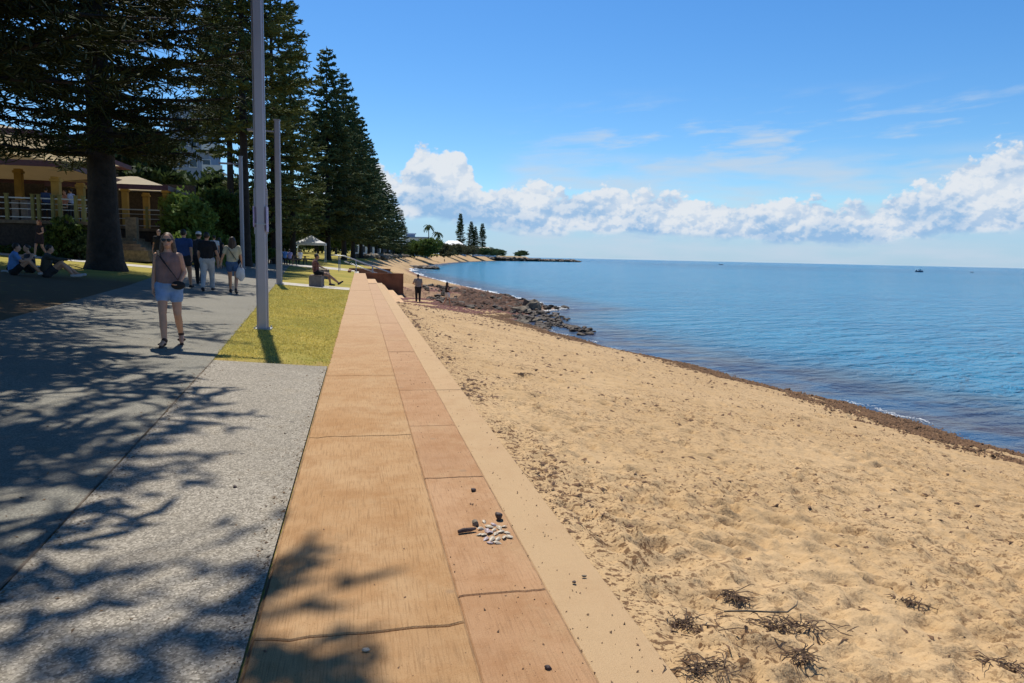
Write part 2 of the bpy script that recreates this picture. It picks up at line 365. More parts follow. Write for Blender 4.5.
def mat_grass():
    mt, t, b = new_mat('grass'); o = oc(t); x, y, z = sepv(t, o)
    n1 = t.noise(o, .45, 5, .6); n2 = t.noise(o, 5, 5, .65); n3 = t.noise(t.mapv(o, (60, 25, 60)), 1, 3, .7)
    c = t.mix(t.ss(n1, .35, .65), (.40, .31, .075), (.28, .245, .055))
    c = t.mix(t.m('MULTIPLY', t.ss(n2, .45, .7), .6), c, (.20, .20, .03))
    c = t.mix(t.m('MULTIPLY', t.ss(n3, .5, .75), .4), c, (.40, .33, .09))
    lit = t.m('MULTIPLY', t.ss(t.m('ADD', y, t.m('MULTIPLY', n2, 1.3)), 10.9, 10.2), .9)
    c = t.mix(t.m('MULTIPLY', lit, t.ss(t.noise(o, 12, 5, .7), .36, .58)), c, (.34, .21, .10))
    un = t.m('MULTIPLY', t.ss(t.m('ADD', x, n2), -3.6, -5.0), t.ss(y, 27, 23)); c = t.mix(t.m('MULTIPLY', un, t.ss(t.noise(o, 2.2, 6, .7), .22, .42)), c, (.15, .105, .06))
    t.put(b.inputs['Base Color'], c); b.inputs['Roughness'].default_value = .95; b.inputs['Specular IOR Level'].default_value = .1
    t.put(b.inputs['Normal'], t.bump(t.noise(o, 35, 4, .7), .8, .02))
    return mt
def mat_sea():
    mt, t, b = new_mat('sea'); o = oc(t); x, y, z = sepv(t, o)
    at_ = t.n('ShaderNodeAttribute', attribute_name='shore'); d = at_.outputs['Fac']
    n1 = t.noise(t.mapv(o, (.10, .22, 1)), 1, 4, .6)
    deep = t.mix(t.ss(t.noise(t.mapv(o, (.0012, .006, 1)), 1, 4, .5), .35, .65), (.002, .125, .26), (.009, .20, .37))
    mid = t.mix(n1, (.008, .155, .33), (.055, .33, .52))
    c = t.mix(t.ss(d, 25, 180), mid, deep)
    weed = t.m('MULTIPLY', t.ss(t.noise(t.mapv(o, (.55, .38, 1), rot=(0, 0, .3)), 1, 5, .6), .44, .58), t.ss(d, 7.5, 1.5))
    shal = t.mix(t.ss(t.noise(t.mapv(o, (.4, .9, 1)), 1, 4), .4, .6), (.04, .09, .17), (.11, .115, .13))
    c = t.mix(t.ss(d, 9, 1.2), c, shal); c = t.mix(t.m('MULTIPLY', weed, .65), c, (.035, .025, .05))
    t.put(b.inputs['Base Color'], c); b.inputs['Roughness'].default_value = .16; b.inputs['Specular IOR Level'].default_value = .12; b.inputs['IOR'].default_value = 1.33
    far = t.ss(y, 20, 140)
    vl = t.n('ShaderNodeVectorMath', operation='ADD'); t.put(vl.inputs[0], t.mapv(o, (1, 1, 1), rot=(0, 0, R(-20)))); t.put(vl.inputs[1], t.noise(o, .4, 2, out=1))
    vv = vl.outputs[0]
    h1 = t.noise(t.mapv(vv, (.35, .85, 1)), 1, 3, .55); h2 = t.noise(t.mapv(vv, (1.3, 2.9, 1)), 1, 4, .6); h3 = t.noise(t.mapv(vv, (5, 9, 1)), 1, 3, .6)
    calm = t.ss(d, .3, 8, .25, 1.)
    h = t.m('ADD', t.m('MULTIPLY', h1, 1.25), t.m('ADD', t.m('MULTIPLY', h2, .50), t.m('MULTIPLY', h3, .09)))
    nd = t.n('ShaderNodeBump'); nd.inputs['Distance'].default_value = 1.0; t.put(nd.inputs['Height'], h); t.put(nd.inputs['Strength'], t.m('MULTIPLY', calm, 1.))
    t.put(b.inputs['Normal'], nd.outputs[0])
    return mt
M_sand, M_grass = mat_sand(), mat_grass()
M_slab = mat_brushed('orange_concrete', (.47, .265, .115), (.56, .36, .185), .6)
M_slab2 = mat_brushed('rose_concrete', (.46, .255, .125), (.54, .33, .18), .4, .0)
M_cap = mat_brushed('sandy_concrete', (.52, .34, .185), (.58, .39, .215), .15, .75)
M_agg = mat_aggregate('pale_aggregate', (.28, .245, .185), (.17, .145, .11), (.43, .38, .30), 110, .35)
M_path = mat_aggregate('grey_aggregate', (.205, .19, .15), (.15, .14, .11), (.28, .26, .205), 120, .4)
M_pale = flat('pale_concrete', (.48, .44, .37), .9, var=.15, scale=2, bump=.2)
# ------------------------------------------------------------------ land, paths, promenade
def edge_land(Y): return np.where(Y < 64.0, -.42, Xw(Y)+.0)
def land_mesh_z(X, Y):
    e = edge_land(Y); z = land_z(X, Y); zt = np.minimum(sand_z(X, Y), z)-.8
    k = np.where(Y < 64, (X > e+.002)*1., ss(0, 1, (X-e)/2.2))
    z = z*(1-k) + zt*k
    pr = np.interp(Y, [0, 10, 30.6, 60, 90], [-1.4, -1.87, -3.3, -5.5, -9])
    z = z - .012*((X < pr-.0) & (X > np.interp(Y, [0, 10, 22, 35, 60, 90], [-4.4, -5.1, -6.4, -8.2, -11, -15])) & (Y < 88))
    und = (X > -2.2) & (Y < 9.6)
    return z - .012*und
rows = np.concatenate([np.linspace(-9, 1.4, 50), np.geomspace(1.45, 60, 600), np.geomspace(61, 760, 190)])
off = np.concatenate([np.linspace(-2.4, 0, 9), [.004], np.linspace(.15, 16, 110), np.linspace(16.6, 60, 30), np.linspace(75, 900, 20)])
ys = np.concatenate([np.linspace(-12, 12, 60), np.geomspace(12.3, 63.95, 70), [64.0], rows[rows > 64.2]])
Yg = np.repeat(ys[:, None], len(off), 1); Xg = edge_land(Yg)-off[None, :]; Zg = land_mesh_z(Xg, Yg)
k = len(off); i = np.arange((len(ys)-1)*k).reshape(-1, k)[:, :-1].ravel()
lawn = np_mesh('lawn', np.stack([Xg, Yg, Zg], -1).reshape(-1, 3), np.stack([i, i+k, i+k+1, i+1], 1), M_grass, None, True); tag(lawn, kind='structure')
prf = lambda Y: np.interp(Y, [0, 3.35, 9.6, 30.6, 60, 90], [-1.38, -1.53, -1.83, -3.3, -5.5, -9])
plf = lambda Y: np.interp(Y, [0, 10, 22, 35, 60, 90], [-4.4, -5.1, -6.4, -8.2, -11, -15])

path = strip('footpath', -12, 86, 260, plf, lambda Y: prf(Y)-.012, 16, land_z, M_path, .006); tag(path, kind='structure')
side = strip('side_paving', -12, 9.72, 90, lambda Y: prf(Y)+.004, lambda Y: -.425+0*Y, 12, land_z, M_agg, .010); tag(side, kind='structure')
# dark expansion joint between the two pavings, sheet 2 mm above
M_joint = flat('joint_filler', (.13, .10, .07), .95, var=.3)
jt = strip('path_joint', -12, 9.72, 200, lambda Y: prf(Y)-.010+.003*np.sin(Y*5), lambda Y: prf(Y)+.001+.004*np.sin(Y*9), 3, land_z, M_joint, .0125); tag(jt, kind='structure')
for y0 in (-1.2,):
    o = strip('path_joint', y0, y0+.014, 3, lambda Y: prf(Y)+.01, lambda Y: -.43+0*Y, 14, land_z, M_joint, .0125); tag(o, kind='structure')
cross = strip('cross_path', 30.2, 32.3, 8, lambda Y: prf(Y)+.0, lambda Y: -.43+0*Y, 12, land_z, M_pale, .008); tag(cross, kind='structure')
cross = strip('cross_path', 60.5, 66, 10, lambda Y: prf(Y)+.0, lambda Y: -.43+0*Y, 12, land_z, M_pale, .008); tag(cross, kind='structure')
garden_path = strip('garden_path', 35.0, 37.2, 8, lambda Y: -40+0*Y, lambda Y: plf(Y)-.0, 30, land_z, M_pale, .008); tag(garden_path, kind='structure')
# promenade: three courses of cast slabs, each slab a closed block with ragged ends
def slab_course(x0, x1, joints, thick, mb, ztop, rag, seed, bev=.006):
    rr = random.Random(seed); nx = 12
    def ragline(y):
        ph = rr.uniform(0, 9)
        return [y + rag*(noise.noise(Vector((i*.55+ph, y, 0)))*1.2) for i in range(nx+1)]
    lines = [ragline(y) for y in joints]
    for a, b in zip(lines[:-1], lines[1:]):
        xsr = [x0+(x1-x0)*i/nx for i in range(nx+1)]
        g = .0045; dz = rr.uniform(-.003, .003)
        top_in = [(xsr[i], a[i]+g+bev) for i in range(nx+1)] + [(xsr[i], b[i]-g-bev) for i in range(nx, -1, -1)]
        top_out = [(xsr[i], a[i]+g) for i in range(nx+1)] + [(xsr[i], b[i]-g) for i in range(nx, -1, -1)]
        top_in = [(min(max(x, x0+bev), x1-bev), y) for x, y in top_in]
        n = len(top_in)
        V = [(x, y, ztop+dz) for x, y in top_in] + [(x, y, ztop+dz-bev) for x, y in top_out] + [(x, y, ztop-thick) for x, y in top_out]
        F = [(i, 2*(nx+1)-2-i+1-0, ) for i in range(0)]
        F = [(i, i+1, n-2-i, n-1-i) for i in range(nx)]
        for L in (0, n):
            F += [(L+(i+1) % n, L+i, L+n+i, L+n+(i+1) % n) for i in range(n)]
        mb.add(V, F)
mb = MB(); slab_course(-.41, .42, [-9.3, -6.25, -3.2, -.25, 2.78, 5.96, 9.0, 12.05, 15.1, 18.2, 21.2, 24.2, 27.3, 30.3, 33.3, 36.4, 39.4, 42.4, 45.4, 48.5, 51.5, 54.5, 57.0], .5, mb, 0, .03, 1)
tag(mb.build('promenade_paving', M_slab), kind='structure')
mb = MB(); slab_course(.425, .83, [-10 + 1.62*k + (.1 if k % 2 else 0) + .07 for k in range(0, 30)], .5, mb, -.006, .012, 2)
tag(mb.build('promenade_paving', M_slab2), kind='structure')
mb = MB(); slab_course(.834, 1.13, [-10, -4, 2.0, 8.0, 14.2, 20, 26, 32, 38.5], 1.2, mb, -.010, .012, 3)
seawall = mb.build('sea_wall', M_cap)
tag(seawall, 'low sea wall with a sandy pale coping running beside the orange promenade', 'wall')
fillm = MB(); fillm.box(-.43, 1.10, -9.5, 38.4, -.3, -.0135); fillm.box(-.424, .43, 38.41, 56.8, -.3, -.0135)
tag(fillm.build('joint_bedding', flat('sandy_joint', (.27, .165, .085), .95, var=.35, scale=9)), kind='structure')
# stepped tiers lower down, the blade wall and the stair behind it
M_brown = flat('red_brown_concrete', (.20, .085, .045), .9, var=.3, scale=1.5, bump=.3)
M_tier = flat('tier_concrete', (.56, .36, .19), .9, var=.14, scale=2, bump=.3, bscale=20, bdist=.02)
mb = MB()
for k, (xa, xb, zt, y0) in enumerate([(.43, 1.14, -.42, 38.6), (1.142, 1.82, -.84, 36), (1.822, 2.5, -1.24, 40), (2.502, 3.15, -1.62, 44)]):
    mb.box(xa, xb, y0, 56.8-.01*k, zt-1.4, zt)
tag(mb.build('stepped_tiers', M_tier), 'pale concrete steps stepping down from the promenade to the beach before the brown blade wall', 'steps')
mb = MB(); mb.box(.44, 3.32, 56.85, 57.15, -2.6, -.02); mb.box(.44, 3.34, 56.83, 57.17, -.018, .03)
tag(mb.build('blade_wall', M_brown), 'red brown concrete wall jutting onto the beach at the end of the steps', 'wall')
mb = MB(); mb.box(-.9, 2.6, 63.5, 63.8, -2.6, .24); mb.box(-.92, -.7, 57.3, 63.4, -1.5, .16)
tag(mb.build('stair_wall', M_brown), 'low red brown wall on the far side of the beach stair', 'wall')
st = empty('beach_stair', (.4, 60, 0), 0, 'concrete stair with grey handrails going down to the beach behind the brown wall', 'stair')
mb = MB()
for k in range(8): mb.box(-.9+.42*k, -.9+.42*(k+1)-.003, -2.6, 3.4, -3+.002*k, -.02-.17*k)
mb.build('flight', M_pale, st)
M_steel = flat('galvanised_steel', (.42, .43, .44), .45, .7, var=.1)
for yy in (-2.3, 1.2):
    mb = MB(); P0, P1 = (-2.2, yy, 1.32), (2.1, yy, .0)
    mb.tube([(-2.6, yy, 1.30), P0, (-1.6, yy, 1.27), P1], .035, 8); mb.tube([(-1.6, yy, .85), (2.1, yy, -.45)], .025, 6)
    mb.build('handrail', M_steel, st, True)
    for i in range(4):
        x = -2.0+i*1.3; mb = MB(); mb.tube([(x, yy, -1.7), (x, yy, 1.28-.36*max(0, x+1.5))], .028, 6); mb.build('post', M_steel, st, True)
# ------------------------------------------------------------------ beach
NC = 400; tt = np.linspace(0, 1, NC)
W = (Xs(rows)-Xw(rows))+3.0
X = Xw(rows)[:, None] + tt[None, :]*W[:, None]; Y = np.repeat(rows[:, None], NC, 1)
Z = sand_z(X, Y)
rel = np.zeros_like(Z); nr = np.random.RandomState(5)
def dents(n, ymin, ymax, rmin, rmax, depth, asp=1.6):
    for _ in range(n):
        cy = math.exp(nr.uniform(math.log(ymin), math.log(ymax))); i = np.searchsorted(rows, cy)
        cx = Xw(cy) + nr.uniform(.02, .9)*(Xs(cy)-Xw(cy)); r = nr.uniform(rmin, rmax)
        i0, i1 = np.searchsorted(rows, [cy-3*r, cy+3*r]); w = W[i]
        j0 = int(max(0, (cx-3*r-Xw(cy))/w*NC)); j1 = int(min(NC, (cx+3*r-Xw(cy))/w*NC+1))
        if i1 <= i0 or j1 <= j0: continue
        a = nr.uniform(0, 6.28); dx = X[i0:i1, j0:j1]-cx; dy = Y[i0:i1, j0:j1]-cy
        u = (dx*math.cos(a)+dy*math.sin(a))/r; v = (-dx*math.sin(a)+dy*math.cos(a))/r*asp; q = u*u+v*v
        dd = depth*nr.uniform(.4, 1)*r*5
        rel[i0:i1, j0:j1] += -dd*np.exp(-q*1.3) + dd*.45*np.exp(-((np.sqrt(q)-1.35)**2)*4)
dents(4200, 2, 24, .06, .15, .060); dents(300, 2, 40, .2, .4, .010); dents(3500, 2, 11, .025, .06, .09)
dents(500, 24, 60, .1, .3, .03); dents(7000, 2, 9, .018, .04, .13)
XV, YV = X.ravel(), Y.ravel()
fb = np.array([noise.fractal(Vector((x*1.1, y*1.1, 0)), .8, 2.1, 4) for x, y in zip(XV[:650*NC], YV[:650*NC])])
rel.ravel()[:650*NC] += fb*.014
nearwater = ss(1.5, .2, (Xs(Y)-X)); edgew = ss(0, .25, X-Xw(Y))*.7+.3*ss(-.1, .0, X-Xw(Y))
Z = Z + rel*(1-nearwater*.85)*(.25+.75*edgew)
i = np.arange((len(rows)-1)*NC).reshape(-1, NC)[:, :-1].ravel()
beach = np_mesh('beach', np.stack([X, Y, Z], -1).reshape(-1, 3), np.stack([i, i+1, i+NC+1, i+NC], 1), M_sand, None, True); tag(beach, kind='structure')
# under-sand apron hiding the gap right at the wall
def sand_at(x, y):
    i = min(max(np.searchsorted(rows, y)-1, 0), len(rows)-2); j = int((x-Xw(rows[i]))/W[i]*(NC-1)+.5)
    return float(Z[i, min(max(j, 0), NC-1)])
# ------------------------------------------------------------------ sea
rows2 = np.concatenate([np.linspace(-30, 4, 12), np.geomspace(5, 900, 300), np.geomspace(1000, 70000, 30)])
cs = np.concatenate([np.linspace(0, 12, 60), np.geomspace(12.5, 90000, 60)])
x0 = np.where(rows2 < 765, Xs(rows2)-.35, -3000.)
Xq = x0[:, None]+cs[None, :]; Yq = np.repeat(rows2[:, None], len(cs), 1)
lap = .05*np.array([[noise.noise(Vector((0, y*1.7, 3))) for x in range(1)] for y in rows2])
Zq = np.full_like(Xq, SEA) + lap*np.exp(-cs[None, :]*1.5)*(Yq < 700)
kk = len(cs); i = np.arange((len(rows2)-1)*kk).reshape(-1, kk)[:, :-1].ravel()
sea = np_mesh('sea', np.stack([Xq, Yq, Zq], -1).reshape(-1, 3), np.stack([i, i+1, i+kk+1, i+kk], 1), mat_sea(), None, True); tag(sea, kind='structure')
sa = sea.data.attributes.new('shore', 'FLOAT', 'POINT')
sa.data.foreach_set('value', np.where(Yq < 765, np.maximum(Xq-Xs(Yq), 0), 400).astype(np.float32).ravel())
# sea bed far below so the water has a floor
mb = MB(); mb.add([(-3000, -400, -9), (90000, -400, -9), (90000, 70000, -9), (-3000, 70000, -9)], [(0, 1, 2, 3)])
tag(mb.build('sea_bed', flat('bed', (.1, .12, .1), .9)), kind='structure')
#PART3
# ------------------------------------------------------------------ vegetation
M_bark = flat('pine_bark', (.028, .022, .018), .95, var=.4, scale=3, bump=.8, bscale=12, bdist=.05)
M_barkd = flat('tree_bark', (.10, .085, .065), .95, var=.4, scale=4, bump=.6, bscale=15, bdist=.03)
def leafmat(name, c, tr, isl=.7):
    q = flat(name, c, .75, var=.45, scale=.9, trans=tr, island=isl); q.node_tree.nodes['Principled BSDF'].inputs['Specular IOR Level'].default_value = .18; return q
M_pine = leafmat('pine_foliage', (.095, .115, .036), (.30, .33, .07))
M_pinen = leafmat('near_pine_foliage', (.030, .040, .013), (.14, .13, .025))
M_pinef = leafmat('far_pine_foliage', (.070, .092, .036), (.18, .20, .05), .9)
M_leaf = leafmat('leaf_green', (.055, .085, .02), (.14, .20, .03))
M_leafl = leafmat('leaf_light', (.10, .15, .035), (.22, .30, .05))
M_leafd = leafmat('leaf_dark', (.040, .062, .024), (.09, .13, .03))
M_scrub = leafmat('scrub_brown', (.06, .06, .03), (.10, .09, .03))
def tubes_np(P, Q, Rr, bend, seg=3, r0=1., r1=.25):
    """many short curved ropes at once: P start, Q end, bend = offset of the middle"""
    n = len(P); d = Q-P; L = np.linalg.norm(d, axis=1, keepdims=True)+1e-9; d = d/L
    ref = np.tile(np.array([[.3, .2, 1.]]), (n, 1)); x = np.cross(d, ref); x /= np.linalg.norm(x, axis=1, keepdims=True)+1e-9; y = np.cross(d, x)
    rings = []
    for c, r in ((P, r0), ((P+Q)/2+bend, 1.05), (Q, r1)):
        for k in range(seg):
            a = 2*math.pi*k/seg; rings.append(c + (x*math.cos(a)+y*math.sin(a))*(Rr*r)[:, None])
    V = np.stack(rings, 1); base = (np.arange(n)*3*seg)[:, None]
    F = []
    for i in range(2):
        for k in range(seg): F.append(np.concatenate([base+i*seg+k, base+i*seg+(k+1) % seg, base+(i+1)*seg+(k+1) % seg, base+(i+1)*seg+k], 1))
    return V.reshape(-1, 3), np.concatenate(F, 0)
def norfolk(H, Rad, clear, seed, step=.75, nb=6, dens=1., rope=.05, spikes=0, prof=.8, trunk_r=.45, zmax=None, gap=0., droop=.10, fine_below=0):
    """Norfolk pine: whorls of level limbs carrying rope-like branchlets. Returns trunk MB and crown arrays"""
    g = np.random.RandomState(seed); tr = MB(); P, Q, RR, B = [], [], [], []
    lean = g.uniform(-.006, .006, 2)
    pts = [(lean[0]*z*z/H, lean[1]*z*z/H, z) for z in np.linspace(0, H, 14)]
    rad = [trunk_r*(1-.93*(z/H)**.85) for z in np.linspace(0, H, 14)]
    pts = [(0, 0, -.4), (0, 0, .05), (0, 0, .35)]+pts[1:]; rad = [trunk_r*1.55, trunk_r*1.32, trunk_r*1.12]+rad[1:]
    tr.tube(pts, rad, 14)
    z = clear
    while z < H-.2:
        t = (z-clear)/(H-clear); env = Rad*((1-t)**prof)*(.72+.28*min(1, t*5))
        off = g.uniform(0, 6.28); n = nb + g.randint(-1, 2); wl = g.uniform(.78, 1.1)
        for b in range(n):
            if g.rand() < gap: continue
            a = off + 6.283*b/n + g.uniform(-.2, .2); L = env*wl*g.uniform(.55, 1.12)+.25
            ca, sa_ = math.cos(a), math.sin(a); zz = z+g.uniform(-.2, .2)
            ax = lambda s: np.array([lean[0]*zz*zz/H+ca*L*s, lean[1]*zz*zz/H+sa_*L*s, zz + L*(-droop*s*1.6*(1-t) + .22*s*s*(.5+t)) + (.1 if t > .9 else 0)*L])
            mid = [ax(s) for s in (0, .35, .7, 1)]
            tr.tube(mid, [max(.02, trunk_r*.20*(1-t*.6))*q for q in (1, .7, .45, .2)], 4, cap=False)
            nn = int(max(5, L/.16*dens)); s = np.sort(g.uniform(.16, 1, nn))
            c = np.array([ax(q) for q in s]); side = np.where(g.rand(nn) < .5, 1, -1)
            ln = (.25+.34*L*np.sqrt(np.clip(1.05-s, 0, 1)))*g.uniform(.6, 1.15, nn); ln = np.clip(ln, .22, 1.5)
            fw_ = g.uniform(.45, .9, nn); lat = side*g.uniform(.4, 1., nn)
            d = np.stack([ca*fw_-sa_*lat, sa_*fw_+ca*lat, g.uniform(-.45, .35, nn)], 1); d /= np.linalg.norm(d, axis=1, keepdims=True)
            e = c+d*ln[:, None]
            fine = (z < fine_below)
            if not fine:
                P.append(c); Q.append(e); RR.append(np.full(nn, rope)*g.uniform(.7, 1.3, nn)); B.append(np.stack([np.zeros(nn)]*2+[-.10*ln], 1))
            for _ in range(spikes if fine or fine_below == 0 else 3):
                q = g.uniform(.08, 1, nn)[:, None]; c2 = c+(e-c)*q; dd = d*.7+g.normal(0, .55, (nn, 3)); dd[:, 2] += .15; dd /= np.linalg.norm(dd, axis=1, keepdims=True)
                l2 = g.uniform(.10, .36, nn)
                P.append(c2); Q.append(c2+dd*l2[:, None]); RR.append(np.full(nn, rope*(.62 if fine else (.8 if fine_below == 0 else 1.5)))); B.append(np.zeros((nn, 3)))
            if fine:
                P.append(c); Q.append(e); RR.append(np.full(nn, .016)); B.append(np.stack([np.zeros(nn)]*2+[-.10*ln], 1))
        z += step*g.uniform(.8, 1.2)*(1-.35*t)
    V, F = tubes_np(np.concatenate(P), np.concatenate(Q), np.concatenate(RR), np.concatenate(B))
    return tr, V, F
def plant_norfolk(x, y, label, group, mat_, z=None, rz=0., name='norfolk_pine', **kw):
    tr, V, F = norfolk(**kw)
    zz = float(land_z(x, y)) if z is None else z
    root = empty(name, (x, y, zz), rz, label, 'tree', group)
    tr.build('trunk', M_bark, root, True); np_mesh('crown', V, F, mat_, root, False)
    return root
def foliage_np(lobes, n, leaf, g, cut=.18):
    """leaf-sized faces spread in clumps through lobes [(c,r)]; returns V,F"""
    Vs = []
    w = np.array([r[0]*r[1]*r[2] for c, r in lobes]); w = w/w.sum()
    for (c, r), q in zip(lobes, w):
        m_ = int(n*q)+8; nc = max(6, m_//26)
        u = g.normal(0, 1, (nc, 3)); u /= np.linalg.norm(u, axis=1, keepdims=True); rr_ = g.uniform(.45, 1.08, (nc, 1))
        cc = u*rr_; idx = g.randint(0, nc, m_); p = cc[idx]*np.array(r)+np.array(c) + g.normal(0, .13, (m_, 3))*np.array(r)*1.0
        a = g.normal(0, 1, (m_, 3)); a /= np.linalg.norm(a, axis=1, keepdims=True); b = np.cross(a, g.normal(0, 1, (m_, 3))); b /= np.linalg.norm(b, axis=1, keepdims=True)
        s = leaf*g.uniform(.6, 1.4, (m_, 1))
        Vs.append(np.stack([p-a*s, p-b*s*.45, p+a*s, p+b*s*.45], 1))
    V = np.concatenate(Vs).reshape(-1, 3); return V, np.arange(len(V)).reshape(-1, 4)
def broadleaf(x, y, h, rad, label, group=None, mat_=None, seed=1, leaf=.12, n=9000, clear=.3, cat='tree', name='leafy_tree', z=None, lob=7, trunk=True):
    g = np.random.RandomState(seed); zz = float(land_z(x, y)) if z is None else z
    root = empty(name, (x, y, zz), g.uniform(0, 6), label, cat, group)
    lobes = []; mb = MB(); ch = h*(1-clear)
    for k in range(lob):
        a = g.uniform(0, 6.28); d = rad*g.uniform(.15, .72); hz = h*clear+ch*g.uniform(.22, .85)
        k2 = 1-.45*max(0, (hz-h*clear)/ch-.4); c = (math.cos(a)*d*k2, math.sin(a)*d*k2, hz)
        r = rad*g.uniform(.34, .52); lobes.append((c, (r, r, min(r*.8, ch*.3))))
        if trunk: mb.tube([(0, 0, h*clear*.7), (c[0]*.5, c[1]*.5, (h*clear+c[2])/2), c], [.045*h**.7, .03*h**.7, .012*h**.7], 6)
    lobes.append(((0, 0, h*clear+ch*.5), (rad*.5, rad*.5, ch*.42)))
    mb.tube([(0, 0, -.2), (.05, 0, h*clear*.5), (0, .05, h*clear+ch*.4)], [.065*h**.75, .05*h**.75, .02*h**.7], 8)
    V, F = foliage_np(lobes, n, leaf, g)
    if not trunk: V[:, 2] = np.maximum(V[:, 2], .01)
    mb.build('trunk' if trunk else 'stems', M_barkd, root, True); np_mesh('crown' if trunk else 'foliage', V, F, mat_ or M_leaf, root)
    return root
def pX(px, Y): return at(px, 255, Y).x
# big near tree with its trunk in view
tA = gp(106, 270)
print('TREE A', tA)
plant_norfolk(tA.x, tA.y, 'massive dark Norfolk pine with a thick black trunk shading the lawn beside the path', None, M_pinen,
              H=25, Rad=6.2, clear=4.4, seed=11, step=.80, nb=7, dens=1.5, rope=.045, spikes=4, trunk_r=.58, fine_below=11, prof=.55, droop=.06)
# trees beside the photographer, trunks outside the frame: limbs enter at the top left, their shade lies on the paving; the first is added unseen to block sky light
plant_norfolk(-15.0, 12.5, 'unseen Norfolk pine added farthest outside the left edge to deepen the shade under the seated group', None, M_pinen,
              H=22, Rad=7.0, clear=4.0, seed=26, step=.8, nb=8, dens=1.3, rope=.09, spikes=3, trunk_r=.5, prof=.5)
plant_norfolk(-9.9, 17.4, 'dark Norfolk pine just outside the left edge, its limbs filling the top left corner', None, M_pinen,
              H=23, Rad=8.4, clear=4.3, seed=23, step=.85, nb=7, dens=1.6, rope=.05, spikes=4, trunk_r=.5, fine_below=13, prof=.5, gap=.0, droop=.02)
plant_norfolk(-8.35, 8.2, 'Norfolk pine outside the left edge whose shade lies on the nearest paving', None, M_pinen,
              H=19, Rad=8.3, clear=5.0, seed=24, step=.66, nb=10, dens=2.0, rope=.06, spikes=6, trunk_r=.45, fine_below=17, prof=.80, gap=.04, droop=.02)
rowL = [(246, 50, 29, 4.2, 8.6, 31, 'Norfolk pine with a tall straight dark trunk just left of the nearest light pole'),
        (232, 60, 24, 2.9, 8.5, 32, 'Norfolk pine behind the short light pole, partly hidden by the massive dark pine'),
        (275, 62, 26, 3.9, 3.0, 33, 'Norfolk pine whose trunk stands directly behind the middle light pole'),
        (293, 78, 23, 3.8, 3.0, 34, 'Norfolk pine whose trunk stands just left of the white gazebo')]
for px, Y, H, rd, cl, sd, lab in rowL:
    plant_norfolk(pX(px, Y), Y, lab, 'Norfolk pines along the lawn', M_pine, H=H, Rad=rd*1.08, clear=cl, seed=sd, step=.88, nb=6, dens=1.3, rope=.06, spikes=3, trunk_r=.34, prof=.62)
ords = ['tallest and nearest Norfolk pine of the receding row, its tip against blue sky', 'second pine of the receding row counted from the promenade', 'third pine of the receding row counted from the promenade', 'fourth pine of the receding row counted from the promenade',
        'fifth pine of the receding row counted from the promenade', 'sixth pine of the receding row counted from the promenade', 'seventh pine of the receding row counted from the promenade', 'third from last pine of the receding row, near the sea',
        'second to last pine of the receding row, near the sea', 'last and smallest pine of the receding row, closest to the sea']
protos = []
rowR = [(328, 93, 25.6), (344, 103, 25), (353, 115, 24.5), (361, 128, 23.5), (369, 145, 22.5), (376, 163, 21.5), (382, 185, 21), (388, 208, 20.5), (394, 232, 20), (401, 250, 16)]
for i, (px, Y, H) in enumerate(rowR):
    x = pX(px, Y); zz = float(land_z(x, Y))
    if i < 3:
        o = plant_norfolk(x, Y, ords[i], 'Norfolk pines in the receding row by the sea', M_pinef, H=H, Rad=[5.4, 4.8, 5.][i], clear=3.2, seed=50+i, step=.95, nb=6, dens=1.5, rope=.09, spikes=3, trunk_r=.36, prof=.74)
        protos.append((o, H))
    else:
        src, h0_ = protos[i % 3]; o = copy_tree(src); o['label'] = ords[i]; o.location = (x, Y, zz); k = H/h0_
        o.scale = (k*1.08, k*1.08, k); o.rotation_euler.z = i*2.1
# far pines on the headland
src = None
for px, Y, topy, lab in [(460, 560, 213, 'tallest and leftmost of the four pines on the far headland'), (471, 570, 221, 'second pine from the left of the tall ones on the far headland'),
                    (475, 575, 226, 'third pine from the left of the tall ones on the far headland'), (482, 560, 223, 'rightmost tall pine on the far headland'), (449, 600, 240, 'small young pine left of the tall pines on the far headland')]:
    x = pX(px, Y); b = 249 if topy < 230 else 250; z0 = at(px, b, Y).z; z1 = at(px, topy, Y).z; k = (z1-z0)/25.
    if src is None:
        src = plant_norfolk(x, Y, lab, 'pines on the far headland', M_pinef, H=25, Rad=4.4, clear=2.5, seed=91, step=1.15, nb=6, dens=2.4, rope=.22, spikes=2, trunk_r=.4, prof=.62); o = src
    else: o = copy_tree(src)
    o['label'] = lab; o['group'] = 'pines on the far headland'; o.location = (x, Y, z0); kx = k*(1.0 if topy < 220 else 1.25); o.scale = (kx, kx, k); o.rotation_euler.z = px
# leafy background trees
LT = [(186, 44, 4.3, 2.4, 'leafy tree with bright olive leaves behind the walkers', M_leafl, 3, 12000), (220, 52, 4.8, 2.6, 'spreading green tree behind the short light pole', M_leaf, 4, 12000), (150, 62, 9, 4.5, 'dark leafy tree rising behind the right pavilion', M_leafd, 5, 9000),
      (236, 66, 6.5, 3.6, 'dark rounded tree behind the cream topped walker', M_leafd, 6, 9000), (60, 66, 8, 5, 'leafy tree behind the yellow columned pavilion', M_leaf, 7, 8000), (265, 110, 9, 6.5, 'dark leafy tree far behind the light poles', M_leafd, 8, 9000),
      (300, 150, 11, 9, 'dark spreading tree far behind the gazebo', M_leafd, 9, 9000), (336, 170, 9, 8, 'dark low tree closing the view behind the pine row', M_leafd, 10, 8000), (200, 90, 6.5, 6, 'wide dark tree below the apartment block', M_leafd, 12, 9000), (100, 85, 10, 7, 'broad dark tree behind the pavilions', M_leafd, 13, 8000)]
